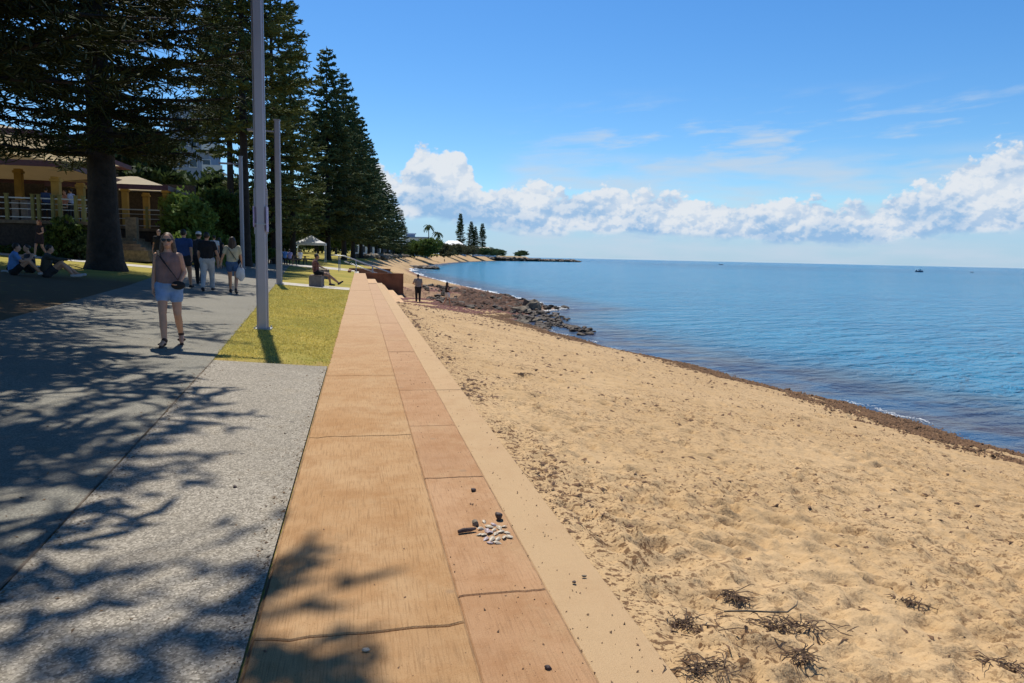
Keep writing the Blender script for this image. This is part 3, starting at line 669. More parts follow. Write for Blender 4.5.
for px, Y, h, rd, lab, mt_, sd, n in LT:
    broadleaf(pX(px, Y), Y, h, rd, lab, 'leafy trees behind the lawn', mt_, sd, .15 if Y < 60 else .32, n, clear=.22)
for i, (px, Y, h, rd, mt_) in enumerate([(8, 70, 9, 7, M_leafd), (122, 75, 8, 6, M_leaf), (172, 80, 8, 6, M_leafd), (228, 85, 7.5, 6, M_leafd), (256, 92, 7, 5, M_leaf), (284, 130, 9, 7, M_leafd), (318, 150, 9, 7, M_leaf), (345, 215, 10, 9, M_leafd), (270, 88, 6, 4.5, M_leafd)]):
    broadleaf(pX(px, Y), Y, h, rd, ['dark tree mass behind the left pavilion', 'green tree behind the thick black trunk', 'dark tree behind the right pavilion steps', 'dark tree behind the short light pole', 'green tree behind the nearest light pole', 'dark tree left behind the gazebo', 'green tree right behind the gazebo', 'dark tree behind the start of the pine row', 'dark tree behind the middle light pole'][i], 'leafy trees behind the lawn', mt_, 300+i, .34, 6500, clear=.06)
for px, Y, lab in [(300, 175, 'dark hedge like tree left behind the gazebo legs'), (322, 180, 'dark hedge like tree right behind the gazebo legs')]:
    broadleaf(pX(px, Y), Y, 8, 9, lab, 'leafy trees behind the lawn', M_leafd, 400+px, .36, 8000, clear=.0, trunk=False)
# shrubs
SH = [(68, 37.6, 2.0, 1.15, 'dark shrub with pale leaves against the pavilion wall', M_leaf, .10), (80, 37.7, 1.5, .9, 'smaller shrub at the right of the pavilion wall', M_leafd, .10), (57, 37.5, 1.2, .7, 'low leafy shrub left of the big pavilion shrub', M_leafl, .09),
      (181, 40, 1.9, 1.0, 'bright green shrub behind the walking woman', M_leafl, .12), (197, 43, 2.1, 1.3, 'bright green bush behind the white cap', M_leafl, .12), (222, 45, 1.9, 1.3, 'light green bush behind the walking couple', M_leafl, .12), (240, 55, 2.0, 1.5, 'green bush beside the short light pole', M_leaf, .14), (258, 60, 1.5, 1.6, 'low bush behind the nearest light pole', M_leaf, .14)]
for px, Y, h, rd, lab, mt_, lf in SH:
    broadleaf(pX(px, Y), Y, h, rd, lab, 'shrubs behind the lawn', mt_, int(px), lf, 2600, clear=.02, cat='shrub', name='leafy_shrub', lob=6, trunk=False)
# low planting along pavilion base
g = np.random.RandomState(77); n = 9000
px_ = g.uniform(-26, -13.2, n); py_ = 37.35+g.uniform(0, .9, n); pz_ = land_z(px_, py_)+np.abs(g.normal(0, .14, n)); p = np.stack([px_, py_, pz_], 1)
a = g.normal(0, 1, (n, 3)); a /= np.linalg.norm(a, axis=1, keepdims=True); b = np.cross(a, g.normal(0, 1, (n, 3))); b /= np.linalg.norm(b, axis=1, keepdims=True); s = g.uniform(.05, .1, (n, 1))
V = np.stack([p-a*s, p-b*s*.5, p+a*s, p+b*s*.5], 1).reshape(-1, 3)
tag(np_mesh('ground_cover', V, np.arange(len(V)).reshape(-1, 4), M_leaf), 'low leafy ground cover along the pavilion wall', 'ground cover', kind='stuff')
# headland scrub and rocks
for i, (px, Y, h, rd, lab, mt_) in enumerate([(425, 285, 8.6, 7.5, 'big rounded green bush at the top of the far beach', M_leaf), (414, 300, 8, 6, 'dark bush left of the big rounded bush on the far beach', M_leafd), (444, 330, 7.5, 8, 'brown green scrub right of the big rounded bush', M_scrub), (403, 290, 6, 6, 'dark scrub under the last pine of the row', M_leafd),
        (455, 430, 8, 11, 'dark scrub below the tall headland pines', M_scrub), (470, 470, 8, 12, 'long low scrub at the foot of the headland', M_scrub), (484, 500, 7.5, 12, 'low dark scrub right of the headland pines', M_leafd), (497, 540, 6.5, 9, 'last scrub toward the end of the headland', M_leafd), (521, 600, 5.5, 9, 'flat topped dark tree alone on the spit', M_leafd), (393, 270, 4, 5, 'low scrub before the white building', M_leafd)]):
    q = at(px, 258, Y); broadleaf(q.x, Y, h*.8, rd, lab, 'scrub on the headland', mt_, 200+i, .36, 9000, clear=.03, cat='shrub', name='coastal_shrub', lob=7, trunk=False, z=float(land_z(q.x, Y))-.3)
# palms behind the big bush
def palm(px, Y, h, lab):
    q = at(px, 252, Y); root = empty('palm_tree', (q.x, Y, float(land_z(q.x, Y))), 0, lab, 'tree', 'palms behind the far beach'); g = random.Random(px)
    mb = MB(); mb.tube([(0, 0, -.3), (.3, 0, h*.5), (.2, 0, h)], [.3, .22, .18], 8); mb.build('trunk', M_barkd, root, True)
    mb = MB()
    for k in range(16):
        a = k*2.4; L = 2.6; up_ = g.uniform(-.2, .9); pts = [Vector((.2+math.cos(a)*L*s, math.sin(a)*L*s, h+L*(up_*s-1.1*s*s))) for s in (0, .33, .66, 1)]
        for i in range(3):
            d = (pts[i+1]-pts[i]); sd = d.cross(Vector((0, 0, 1))).normalized()*.38
            for sg in (1, -1): mb.add([tuple(pts[i]), tuple(pts[i+1]), tuple(pts[i+1]+sd*sg*(.9 if i < 2 else .1)-Vector((0, 0, .3))), tuple(pts[i]+sd*sg-Vector((0, 0, .3)))], [(0, 1, 2, 3)])
    mb.build('crown', M_leafd, root)
palm(428, 330, 14, 'taller palm standing behind the big rounded bush'); palm(437, 335, 11, 'shorter palm leaning right behind the big rounded bush')
#PART4
# ------------------------------------------------------------------ pavilions
M_yel = flat('yellow_render', (.38, .245, .065), .85, var=.12, scale=2, bump=.15)
M_yelg = flat('sage_yellow_paint', (.20, .19, .065), .7, var=.12)
M_soff = flat('cream_soffit', (.60, .50, .33), .8, var=.08, scale=1)
M_fas = flat('maroon_fascia', (.10, .035, .05), .5, var=.15)
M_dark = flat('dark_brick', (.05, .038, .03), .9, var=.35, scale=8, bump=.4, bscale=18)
M_deck = flat('deck_boards', (.16, .12, .08), .8, var=.3, scale=5)
M_stone = flat('tan_stone', (.25, .19, .12), .9, var=.3, scale=6, bump=.4)
M_awn = flat('cream_awning', (.55, .46, .30), .8, var=.06, scale=1, trans=(.62, .52, .36)); MATS['cream_awning'].node_tree.nodes['Mix Shader'].inputs[0].default_value = .38
M_roof = flat('roof_metal', (.32, .31, .28), .5, .3, var=.12)
def pavilion(name, label, x0, x1, y0, y1, zf, cols, posts, roofs, rail_z=1.05):
    zb = float(land_z(x1, y0))-.8; root = empty(name, ((x0+x1)/2, y0, 0), 0, label, 'pavilion'); ox = (x0+x1)/2
    def L(mb, nm, mt_, sm=False):
        o = mb.build(nm, mt_, root, sm); o.location = (-ox, -y0, 0); return o
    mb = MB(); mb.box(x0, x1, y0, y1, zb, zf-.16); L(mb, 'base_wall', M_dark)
    mb = MB(); mb.box(x0-.1, x1+.1, y0-.12, y1, zf-.155, zf); L(mb, 'deck', M_deck)
    for cx, cy, w, zt in cols:
        mb = MB(); mb.box(cx-w/2, cx+w/2, cy-w/2, cy+w/2, zb if cy < y0+.1 else zf+.002, zt); mb.box(cx-w/2-.05, cx+w/2+.05, cy-w/2-.05, cy+w/2+.05, zt-.22, zt-.1); L(mb, 'column', M_yel)
    for px_ in posts:
        mb = MB(); mb.box(px_-.065, px_+.065, y0-.06, y0+.08, zf+.002, zf+rail_z+.12); mb.box(px_-.085, px_+.085, y0-.08, y0+.10, zf+rail_z+.121, zf+rail_z+.16); L(mb, 'railing_post', M_yelg)
    mb = MB(); mb.box(x0, x1, y0+.0, y0+.07, zf+rail_z-.06, zf+rail_z)
    mb.box(x0, x1, y0+.01, y0+.05, zf+.12, zf+.16)
    x = x0
    mb.box(x0, x1, y0+.02, y0+.04, zf+.50, zf+.53); mb.box(x0, x1, y0+.02, y0+.04, zf+.76, zf+.79)
    L(mb, 'rails', M_steel)
    for (ax, bx, ay, by, ze, zr, ov) in roofs:
        mb = MB(); cx, cy = (ax+bx)/2, (ay+by)/2; rx = max(.2, (bx-ax)/2-(by-ay)/2)
        e = [(ax, ay, ze), (bx, ay, ze), (bx, by, ze), (ax, by, ze)]; rg = [(cx-rx, cy, zr), (cx+rx, cy, zr)]
        mb.add([(p[0], p[1], p[2]+.1) for p in e]+rg, [(0, 1, 5, 4), (1, 2, 5), (2, 3, 4, 5), (3, 0, 4)], 0)
        r_ = L(mb, 'roof', M_awn)
        mb = MB(); t = .06
        mb.box(ax-t, bx+t, ay-t, ay-.002, ze-.10, ze+.16); mb.box(bx+.002, bx+t, ay, by, ze-.10, ze+.16); mb.box(ax-t, bx+t, by+.002, by+t, ze-.10, ze+.16)
        f_ = mb.build('fascia', M_fas, r_)
    return root, L
q = at(88, 230, 38); zf = at(60, 221, 38).z; xr = q.x
cols = [(at(57, 200, 38.4).x, 38.4, .34, at(57, 177, 38.4).z), (at(81.5, 200, 41.5).x, 41.5, .32, at(81, 183, 41.5).z), (at(20, 200, 44).x, 44, .34, 5.6), (-30, 38.4, .56, 5.4), (-27, 44, .5, 5.6)]
posts = [at(p, 210, 38).x for p in (7, 33, 39, 53, 60, 76)]+[xr-.15, -25.5, -29]
pav, L1 = pavilion('pavilion', 'open pavilion with yellow columns and cream soffits left of the thick trunk', -34, xr, 38, 48, zf, cols, posts,
    [(-40, at(36, 150, 36.4).x, 36.4, 50, at(30, 133, 36.4).z, at(30, 133, 36.4).z+1.6, 0), (-38, at(62, 163, 36.8).x, 36.8, 47, at(62, 165, 36.8).z, at(62, 165, 36.8).z+1.1, 0)])
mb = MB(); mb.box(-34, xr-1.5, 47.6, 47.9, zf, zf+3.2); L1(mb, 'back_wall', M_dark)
mb = MB()
for k in range(2): mb.box(at(12+9*k, 215, 38.6).x, at(19+9*k, 215, 38.6).x, 38.6, 39.2, zf+.01, zf+.95)
L1(mb, 'cabinet', flat('grey_laminate', (.22, .19, .18), .6))
x0, x1 = at(119, 230, 44).x, at(170, 230, 44).x; zf2 = at(150, 228.5, 44).z
cols = [(at(166.5, 200, 44.3).x, 44.3, .32, at(166, 189, 44.3).z), (x0+.4, 48, .32, at(166, 189, 44.3).z), (x0+.3, 44.3, .3, at(166, 189, 44.3).z)]
posts = [at(p, 220, 44).x for p in (147, 172)]+[x0+2.2]
pav2, L2 = pavilion('pavilion', 'smaller pavilion with one yellow corner column and a cream ceiling, right of the thick trunk', x0-2, x1+.15, 44, 51, zf2, cols, posts,
    [(x0-3, at(167, 186, 42.6).x, 42.6, 52, at(150, 188, 42.6).z, at(150, 188, 42.6).z+1.0, 0)])
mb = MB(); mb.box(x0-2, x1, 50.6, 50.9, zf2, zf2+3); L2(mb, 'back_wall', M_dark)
# garden steps between the pavilions
stp = gp(138, 252); mb = MB()
for k in range(5): mb.box(at(117, 250, 41.5).x, at(157-6*k, 250, 41.5).x, 39.8+.45*k, 43.8-.002*k, stp.z-.4, stp.z+.16*(k+1))
tag(mb.build('garden_steps', M_stone), 'low tan stone steps between the thick trunk and the right pavilion', 'steps')
mb = MB(); mb.box(at(126, 250, 42).x, at(137, 250, 42).x, 42.05, 42.5, stp.z, stp.z+1.9)
tag(mb.build('stone_pier', M_stone), 'tan stone pier beside the garden steps', 'pier')
# tables on the deck
M_white = flat('white_paint', (.75, .75, .72), .5, var=.05)
def table(x, y, z, label, wx=1.1):
    r = empty('cafe_table', (x, y, z), 0, label, 'table', 'tables in the pavilion'); mb = MB(); mb.box(-wx/2, wx/2, -.4, .4, .70, .74); mb.build('tabletop', M_white, r)
    for sx in (-1, 1):
        for sy in (-1, 1): mb = MB(); mb.box(sx*(wx/2-.08)-.025, sx*(wx/2-.08)+.025, sy*.32-.025, sy*.32+.025, 0, .698); mb.build('leg', M_dark, r)
table(at(36, 208, 43).x, 43, zf, 'white table seen over the railing left of the front yellow column', 2.2)
table(at(10, 208, 43).x, 43, zf, 'white table at the far left inside the pavilion')
table(at(72, 208, 40).x, 40, zf, 'white table between the two yellow columns')
# ------------------------------------------------------------------ apartment block and distant houses
M_apt = flat('blue_grey_render', (.25, .31, .42), .8, var=.1, scale=.4)
M_glass = flat('window_glass', (.04, .055, .08), .12, .0, var=.2)
M_offw = flat('off_white', (.68, .70, .72), .7, var=.05)
Ya = 120; xa, xb = at(172, 200, Ya).x, at(207, 200, Ya).x; za, zb = 1.0, at(190, 108, Ya).z
apt = empty('apartment_block', (xa, Ya, 0), 0, 'blue grey apartment block with white balconies seen through the pines', 'building')
mb = MB(); mb.box(0, xb-xa, 0, 12, za, zb); mb.build('wall', M_apt, apt)
mb = MB(); mb.box(-.4, xb-xa+.4, -.4, 12.4, zb+.002, zb+.5); mb.build('roof', M_offw, apt)
mb = MB(); mb.box(-10, -.05, 2, 12, za, zb-4); mb.build('side_wing', M_offw, apt)
fl = 3.1; k = 0; z = zb-2.6
while z > 6:
    for j in range(3):
        x = .7+j*1.9; mb = MB(); mb.box(x, x+1.2, -.08, .1, z, z+1.3)
        if k % 2 == 1 and j == 2: z_ = 0
        w_ = mb.build('window', M_offw, apt); mb = MB(); mb.box(x+.09, x+1.11, -.10, -.082, z+.09, z+1.21); mb.build('pane', M_glass, w_)
    mb = MB(); mb.box(xb-xa-.3, xb-xa+2.6, -1.5, 3, z-.75, z-.55); mb.box(xb-xa-.3, xb-xa+2.6, -1.52, -1.42, z-.548, z+.35); mb.build('balcony', M_offw, apt)
    z -= fl; k += 1
def house(name, label, px0, px1, Y, ytop, dep, roofh, wallm, roofm, base=None, nwin=4):
    x0, x1 = pX(px0, Y), pX(px1, Y); zt = at(px0, ytop, Y).z; zb = base if base is not None else float(land_z(x0, Y))-1
    r = empty(name, (x0, Y, zb), 0, label, 'building', 'low houses by the far beach'); w = x1-x0; h = zt-zb
    mb = MB(); mb.box(0, w, 0, dep, 0, h-roofh); mb.build('wall', wallm, r)
    mb = MB(); o = .5
    if roofh > .8: mb.add([(-o, -o, h-roofh), (w+o, -o, h-roofh), (w+o, dep+o, h-roofh), (-o, dep+o, h-roofh), (w*.3, dep/2, h), (w*.7, dep/2, h)], [(0, 1, 5, 4), (1, 2, 5), (2, 3, 4, 5), (3, 0, 4), (3, 2, 1, 0)])
    else: mb.box(-o, w+o, -o, dep+o, h-roofh+.002, h)
    mb.build('roof', roofm, r)
    for i in range(nwin):
        xx = w*(i+.5)/nwin; mb = MB(); mb.box(xx-w*.28/nwin, xx+w*.28/nwin, -.06, .05, (h-roofh)*.35, (h-roofh)*.75); mb.build('window', M_glass, r)
    return r
house('long_building', 'long low white building seen between the trunks of the pine row', 352, 403, 268, 240.5, 10, .5, M_offw, M_roof, nwin=7)
house('beach_house', 'pale two storey house with a flat roof above the far beach bush', 405, 428, 340, 236.5, 12, .5, M_offw, M_apt, nwin=4)
house('beach_house', 'small boxy upper storey on top of the hill left of the palms', 407, 415, 352, 233, 8, .5, M_apt, M_offw, nwin=2)
house('beach_house', 'wide house with a white pitched roof left of the headland pines', 442, 466, 520, 240, 14, 4, M_offw, M_white, nwin=4)
house('beach_house', 'low dark roofed house under the headland pines', 474, 496, 560, 246.5, 12, 3, M_offw, M_roof, nwin=3)
# white gazebo
gz = gp(311, 254.6); gY = 80; gx = pX(311, gY)
M_canvas = flat('white_canvas', (.78, .78, .76), .7, var=.05, trans=(.8, .8, .78))
g_ = empty('gazebo', (gx, gY, float(land_z(gx, gY))), 0, 'white pop up gazebo with a peaked canvas roof on the lawn', 'gazebo')
hw = 1.55; zc = 1.15
zt = at(311, 235, gY).z-float(land_z(gx, gY)); ze = at(311, 243, gY).z-float(land_z(gx, gY))
mb = MB(); mb.add([(-hw, -hw, ze), (hw, -hw, ze), (hw, hw, ze), (-hw, hw, ze), (0, 0, zt), (-hw*.5, -hw*.5, ze+(zt-ze)*.42), (hw*.5, -hw*.5, ze+(zt-ze)*.42), (hw*.5, hw*.5, ze+(zt-ze)*.42), (-hw*.5, hw*.5, ze+(zt-ze)*.42)],
    [(0, 1, 6, 5), (1, 2, 7, 6), (2, 3, 8, 7), (3, 0, 5, 8), (5, 6, 4), (6, 7, 4), (7, 8, 4), (8, 5, 4)]); mb.build('canopy', M_canvas, g_)
mb = MB(); mb.box(-hw, hw, -hw-.01, -hw, ze-.22, ze); mb.box(-hw, hw, hw, hw+.01, ze-.22, ze); mb.box(-hw-.01, -hw, -hw, hw, ze-.22, ze); mb.box(hw, hw+.01, -hw, hw, ze-.22, ze); mb.build('valance', M_canvas, g_)
for sx in (-1, 1):
    for sy in (-1, 1): mb = MB(); mb.box(sx*(hw-.06)-.03, sx*(hw-.06)+.03, sy*(hw-.06)-.03, sy*(hw-.06)+.03, -.05, ze-.01); mb.build('leg', M_white, g_)
# ------------------------------------------------------------------ light poles
M_pole = flat('painted_pole', (.40, .375, .41), .42, .35, var=.06, scale=1)
M_lens = flat('lamp_lens', (.6, .6, .58), .3)
M_sign = flat('lilac_sign', (.42, .38, .62), .5, var=.03)
def pole(x, y, H, label, w=.17, arm=1.25, signs=False, rz=0.):
    z = float(land_z(x, y)); r = empty('light_pole', (x, y, z), rz, label, 'light pole', 'light poles along the footpath')
    mb = MB(); c = .022; o = w/2
    sec = [(-o+c, -o), (o-c, -o), (o, -o+c), (o, o-c), (o-c, o), (-o+c, o), (-o, o-c), (-o, -o+c)]
    mb.poly([(a*1.0, b*1.0) for a, b in sec], -.1, H)
    # raised channel lips on both sides
    mb.box(-o-.016, -o+.001, -.03, .03, .02, H-.1); mb.box(o-.001, o+.016, -.03, .03, .02, H-.1)
    p = mb.build('post', M_pole, r)
    mb = MB(); mb.box(-o-.02, o+.02, -o-.02, o+.02, H+.001, H+.05); mb.build('cap', M_pole, r)
    mb = MB(); mb.box(-o-.07, o+.07, -o-.07, o+.07, -.05, .018); mb.build('base_plate', M_steel, r)
    for bx in (-1, 1):
        for by in (-1, 1): mb = MB(); mb.tube([(bx*(o+.045), by*(o+.045), .019), (bx*(o+.045), by*(o+.045), .05)], .014, 6); mb.build('bolt', M_steel, r)
    mb = MB(); mb.box(-.045, .045, -o-.004, -o-.001, .55, .95); mb.build('hatch', M_pole, r)
    mb = MB(); mb.bar((-o, 0, H-.42), (-o-arm*.45, 0, H-.40), .06, .06); mb.build('arm', M_pole, r)
    mb = MB(); mb.box(-o-arm, -o-arm*.4, -.11, .11, H-.44, H-.36); h_ = mb.build('lamp_head', M_pole, r)
    mb = MB(); mb.box(-o-arm+.05, -o-arm*.5, -.09, .09, H-.452, H-.442); mb.build('lens', M_lens, h_)
    if signs:
        for zz, sx in ((2.02, -1), (2.02, 1)):
            mb = MB(); mb.box(sx*(o+.016), sx*(o+.03), -.16, .16, zz-.18, zz+.18) if sx < 0 else mb.box(o+.016, o+.03, -.12, .12, zz-.26, zz+.18)
            mb.build('sign_plate', M_sign, r)
            mb = MB(); mb.bar((sx*(o+.024), 0, zz-.3), (sx*(o+.024), 0, zz+.5), .02, .02); mb.build('sign_bracket', M_pole, r)
        mb = MB(); mb.box(-o-.018, o+.018, -o-.018, o+.018, 1.88, 1.90); mb.build('strap', M_steel, r)
    return r
p1 = gp(263, 329); pole(p1.x, p1.y, 7.0, 'nearest and tallest grey light pole standing on the front lawn', .17, 1.1, True)
p2 = gp(279.5, 284.5); pole(p2.x, p2.y, at(279, 121, p2.y).z-p2.z, 'middle grey light pole at the edge of the lawn, right of the nearest one', .20, 1.0)
Yc = 45; xc = pX(242.5, Yc); pole(xc, Yc, at(241, 157, Yc).z-float(land_z(xc, Yc)), 'short looking grey light pole behind the cream topped walker', .19, 1.1)
# ------------------------------------------------------------------ seats and bins
M_seat = flat('grey_precast', (.16, .15, .15), .85, var=.15, scale=8, bump=.2)
M_slat = flat('seat_timber', (.12, .075, .05), .7, var=.25, scale=9)
def block_seat(x, y, label, rz=0.):
    r = empty('block_seat', (x, y, float(land_z(x, y))), rz, label, 'seat', 'grey block seats facing the sea')
    for yy in (-.86, .58):
        mb = MB(); c = .05; mb.poly([(-.27+c, yy), (.27-c, yy), (.27, yy+c), (.27, yy+.28-c), (.27-c, yy+.28), (-.27+c, yy+.28), (-.27, yy+.28-c), (-.27, yy+c)], -.02, .43); mb.build('end_block', M_seat, r)
    mb = MB()
    for k in range(5): mb.box(-.24+.10*k, -.155+.10*k, -.80, .80, .432, .47)
    mb.build('seat_slats', M_slat, r); return r
sb = gp(316, 284.2); BX, BY = pX(316.5, 31.6), 31.6
block_seat(BX, BY, 'grey block seat on the pale cross path, with a person sitting on it')
block_seat(pX(323.5, 41), 41, 'empty grey block seat on the lawn behind the occupied one')
block_seat(pX(228, 62), 62, 'dark low seat on the lawn right of the distant walkers')
# picnic tables in the shade
M_tim = flat('weathered_timber', (.10, .08, .07), .8, var=.25, scale=7)
def picnic(px, Y, label):
    x = pX(px, Y); r = empty('picnic_table', (x, Y, float(land_z(x, Y))), .3, label, 'picnic table', 'picnic tables under the pines')
    mb = MB()
    for k in range(5): mb.box(-.9, .9, -.38+.155*k, -.24+.155*k, .70, .74)
    mb.build('tabletop', M_tim, r)
    for s_ in (-1, 1):
        mb = MB(); mb.box(-.9, .9, s_*.72-.13, s_*.72+.13, .42, .46); mb.build('bench', M_tim, r)
        mb = MB(); mb.bar((s_*.6, -.75, 0), (s_*.6, -.15, .70), .07); mb.bar((s_*.6, .75, 0), (s_*.6, .15, .70), .07); mb.bar((s_*.6, -.72, .38), (s_*.6, .72, .38), .07); mb.build('leg_frame', M_tim, r)
picnic(287, 63, 'picnic table in the shade left of the gazebo'); picnic(298, 66, 'picnic table close to the gazebo'); picnic(262, 60, 'picnic table behind the nearest light pole')
#PART5
# ------------------------------------------------------------------ people
M_skin = flat('skin', (.55, .29, .18), .6, var=.08); M_skind = flat('skin_tan', (.30, .17, .11), .6, var=.08)
def cloth(name, c, var=.15): return flat('cloth_'+name, c, .9, var=var, scale=7, bump=.3, bscale=30, bdist=.01)
def fused(mb, name, mt_, parent, vox, smooth=2, loc=None):
    """fuse overlapping closed shapes into one continuous skin"""
    me = mb.mesh('tmp', mt_); o = bpy.data.objects.new('tmp', me); C.objects.link(o)
    md = o.modifiers.new('r', 'REMESH'); md.mode = 'VOXEL'; md.voxel_size = vox; md.use_smooth_shade = True
    sm = o.modifiers.new('s', 'SMOOTH'); sm.factor = .5; sm.iterations = smooth
    dg = bpy.context.evaluated_depsgraph_get(); dg.update(); nm = bpy.data.meshes.new_from_object(o.evaluated_get(dg))
    bpy.data.objects.remove(o); bpy.data.meshes.remove(me)
    nm.name = name; nm.materials.clear(); nm.materials.append(mt_)
    q = bpy.data.objects.new(name, nm); C.objects.link(q); q.parent = parent; return q
V3 = Vector
def skeleton(p):
    """joint positions for a 1.70 m person facing +Y, x to the right hand side; p overrides"""
    j = dict(pel=V3((0, 0, .93)), waist=V3((0, 0, 1.08)), chest=V3((0, 0, 1.28)), neck=V3((0, .0, 1.44)), head=V3((0, .02, 1.585)))
    for s, n in ((-1, 'L'), (1, 'R')):
        j['hip'+n] = V3((s*.09, 0, .90)); j['kne'+n] = V3((s*.10, .02, .49)); j['ank'+n] = V3((s*.10, 0, .08)); j['toe'+n] = V3((s*.12, .16, .03))
        j['sho'+n] = V3((s*.175, 0, 1.39)); j['elb'+n] = V3((s*.23, -.02, 1.12)); j['wri'+n] = V3((s*.25, .05, .88)); j['han'+n] = V3((s*.25, .07, .79))
    for k, v in (p or {}).items(): j[k] = V3(v)
    return j
def person(loc, rz, h, pose, label, outfit, group=None, vox=.016, hair=('short', (.02, .015, .01)), skin=None, build=1., detail=False):
    """outfit: list of (name, material, pieces) with pieces from torso/arms/sleeves/shorts/trousers/skirt/shoes"""
    j = skeleton(pose); skin = skin or M_skin; B = build
    r = empty('person', loc, rz, label, 'person', group); k = h/1.70; r.scale = (k, k, k)
    def torso(mb, e=0.):
        mb.caps(j['hipL'], j['hipR'], .098*B+e, .098*B+e); mb.caps(j['pel'], j['waist'], .118*B+e, .108*B+e); mb.caps(j['pel']+V3((.05, 0, 0)), j['waist']+V3((.035, 0, 0)), .105*B+e, .095*B+e); mb.caps(j['pel']+V3((-.05, 0, 0)), j['waist']+V3((-.035, 0, 0)), .105*B+e, .095*B+e)
        for s in (-.06, .06): mb.caps(j['waist']+V3((s*.7, 0, 0)), j['chest']+V3((s, .0, 0)), .098*B+e, .108*B+e)
        mb.caps(j['shoL'].lerp(j['chest'], .12), j['shoR'].lerp(j['chest'], .12), .062*B+e, .062*B+e); mb.caps(j['chest'], j['neck'].lerp(j['chest'], .25), .12*B+e, .075+e)
    def thigh(mb, n, e=0., t=1.): mb.caps(j['hip'+n], j['hip'+n].lerp(j['kne'+n], t), .088*B+e, (.088-.030*t)*B+e)
    def shin(mb, n, e=0.): mb.caps(j['kne'+n], j['kne'+n].lerp(j['ank'+n], .4), .054*B+e, .055*B+e); mb.caps(j['kne'+n].lerp(j['ank'+n], .4), j['ank'+n], .055*B+e, .036+e)
    def uarm(mb, n, e=0., t=1.): mb.caps(j['sho'+n], j['sho'+n].lerp(j['elb'+n], t), .050*B+e, (.050-.012*t)*B+e)
    mb = MB(); torso(mb); mb.caps(j['neck']-V3((0, 0, .06)), j['head']-V3((0, .01, .05)), .056, .05)
    hd = j['head']; fwd = V3((0, 1, 0))
    mb.ell(hd+V3((0, -.008, .022)), (.074, .092, .098), 16, 12); mb.ell(hd+V3((0, .028, -.055)), (.052, .058, .058), 12, 8)
    mb.caps(hd+V3((0, .083, .01)), hd+V3((0, .103, -.022)), .011, .015, 8); mb.caps(hd+V3((-.018, .080, -.062)), hd+V3((.018, .080, -.062)), .010, .010, 8)
    for s in (-1, 1): mb.ell(hd+V3((s*.077, -.005, -.005)), (.010, .02, .032), 8, 6)
    for n, s in (('L', -1), ('R', 1)):
        thigh(mb, n); shin(mb, n); uarm(mb, n); mb.caps(j['elb'+n], j['wri'+n], .039*B, .026)
        mb.caps(j['ank'+n], j['ank'+n].lerp(j['toe'+n], .5)-V3((0, 0, .01)), .04, .038); mb.caps(j['ank'+n].lerp(j['toe'+n], .4), j['toe'+n], .038, .026); mb.caps(j['ank'+n], j['ank'+n]+(j['ank'+n]-j['toe'+n]).normalized()*.03-V3((0, 0, .035)), .036, .03)
        w, hn = j['wri'+n], j['han'+n]; d = (hn-w).normalized(); sd = d.cross(V3((0, 0, 1)) if abs(d.z) < .7 else V3((1, 0, 0))).normalized(); pn = d.cross(sd)
        for q in (-.022, 0, .022): mb.caps(w, hn+sd*q, .020, .017, 8)
        for q, ln in ((-.030, .062), (-.010, .074), (.011, .069), (.031, .053)):
            a = hn+sd*q; b = a+(d*.75+pn*.35*s+sd*q*1.5).normalized()*ln*.55; c = b+(d*.55+pn*.8*s).normalized()*ln*.5
            mb.caps(a, b, .0105, .0095, 8); mb.caps(b, c, .0095, .008, 8)
        t0 = w.lerp(hn, .45)+sd*.022; t1 = t0+(d*.5+sd*.9).normalized()*.035; mb.caps(t0, t1, .013, .011, 8); mb.caps(t1, t1+(d*.95+sd*.2).normalized()*.032, .011, .009, 8)
    fused(mb, 'body', skin, r, vox*.62 if detail else vox, 2)
    st, hc = hair; mh = flat('hair_%d' % int(hc[0]*1000), hc, .6, var=.3, scale=20)
    mb = MB(); mb.ell(hd+V3((0, -.022, .035)), (.084, .094, .098), 14, 10)
    if st == 'long':
        for s in (-1, 1): mb.caps(hd+V3((s*.062, -.03, .02)), hd+V3((s*.10, -.03, -.20)), .040, .032); mb.caps(hd+V3((s*.05, -.06, 0)), hd+V3((s*.06, -.07, -.26)), .05, .03)
        mb.caps(hd+V3((0, -.06, 0)), hd+V3((0, -.09, -.28)), .06, .035)
    if st == 'bun': mb.ell(hd+V3((0, -.11, .05)), (.04, .04, .04), 8, 6)
    if st == 'cap':
        fused(mb, 'hair', mh, r, vox); mb = MB(); mb.ell(hd+V3((0, -.012, .062)), (.09, .104, .075), 14, 10); mb.box(-.06, .06, .06, .17, hd.z+.045, hd.z+.06); cp = mb.build('cap', outfit.pop(0), r, True)
        for v in cp.data.vertices: pass
    else:
        # keep the face clear of hair
        o = fused(mb, 'hair', mh, r, vox*.9)
    outfit = [q for it in outfit for q in ([(it[0][:-1], it[1], [it[2][0]+'L']), (it[0][:-1], it[1], [it[2][0]+'R'])] if it[2][0] in ('shoes', 'soles') else [it])]
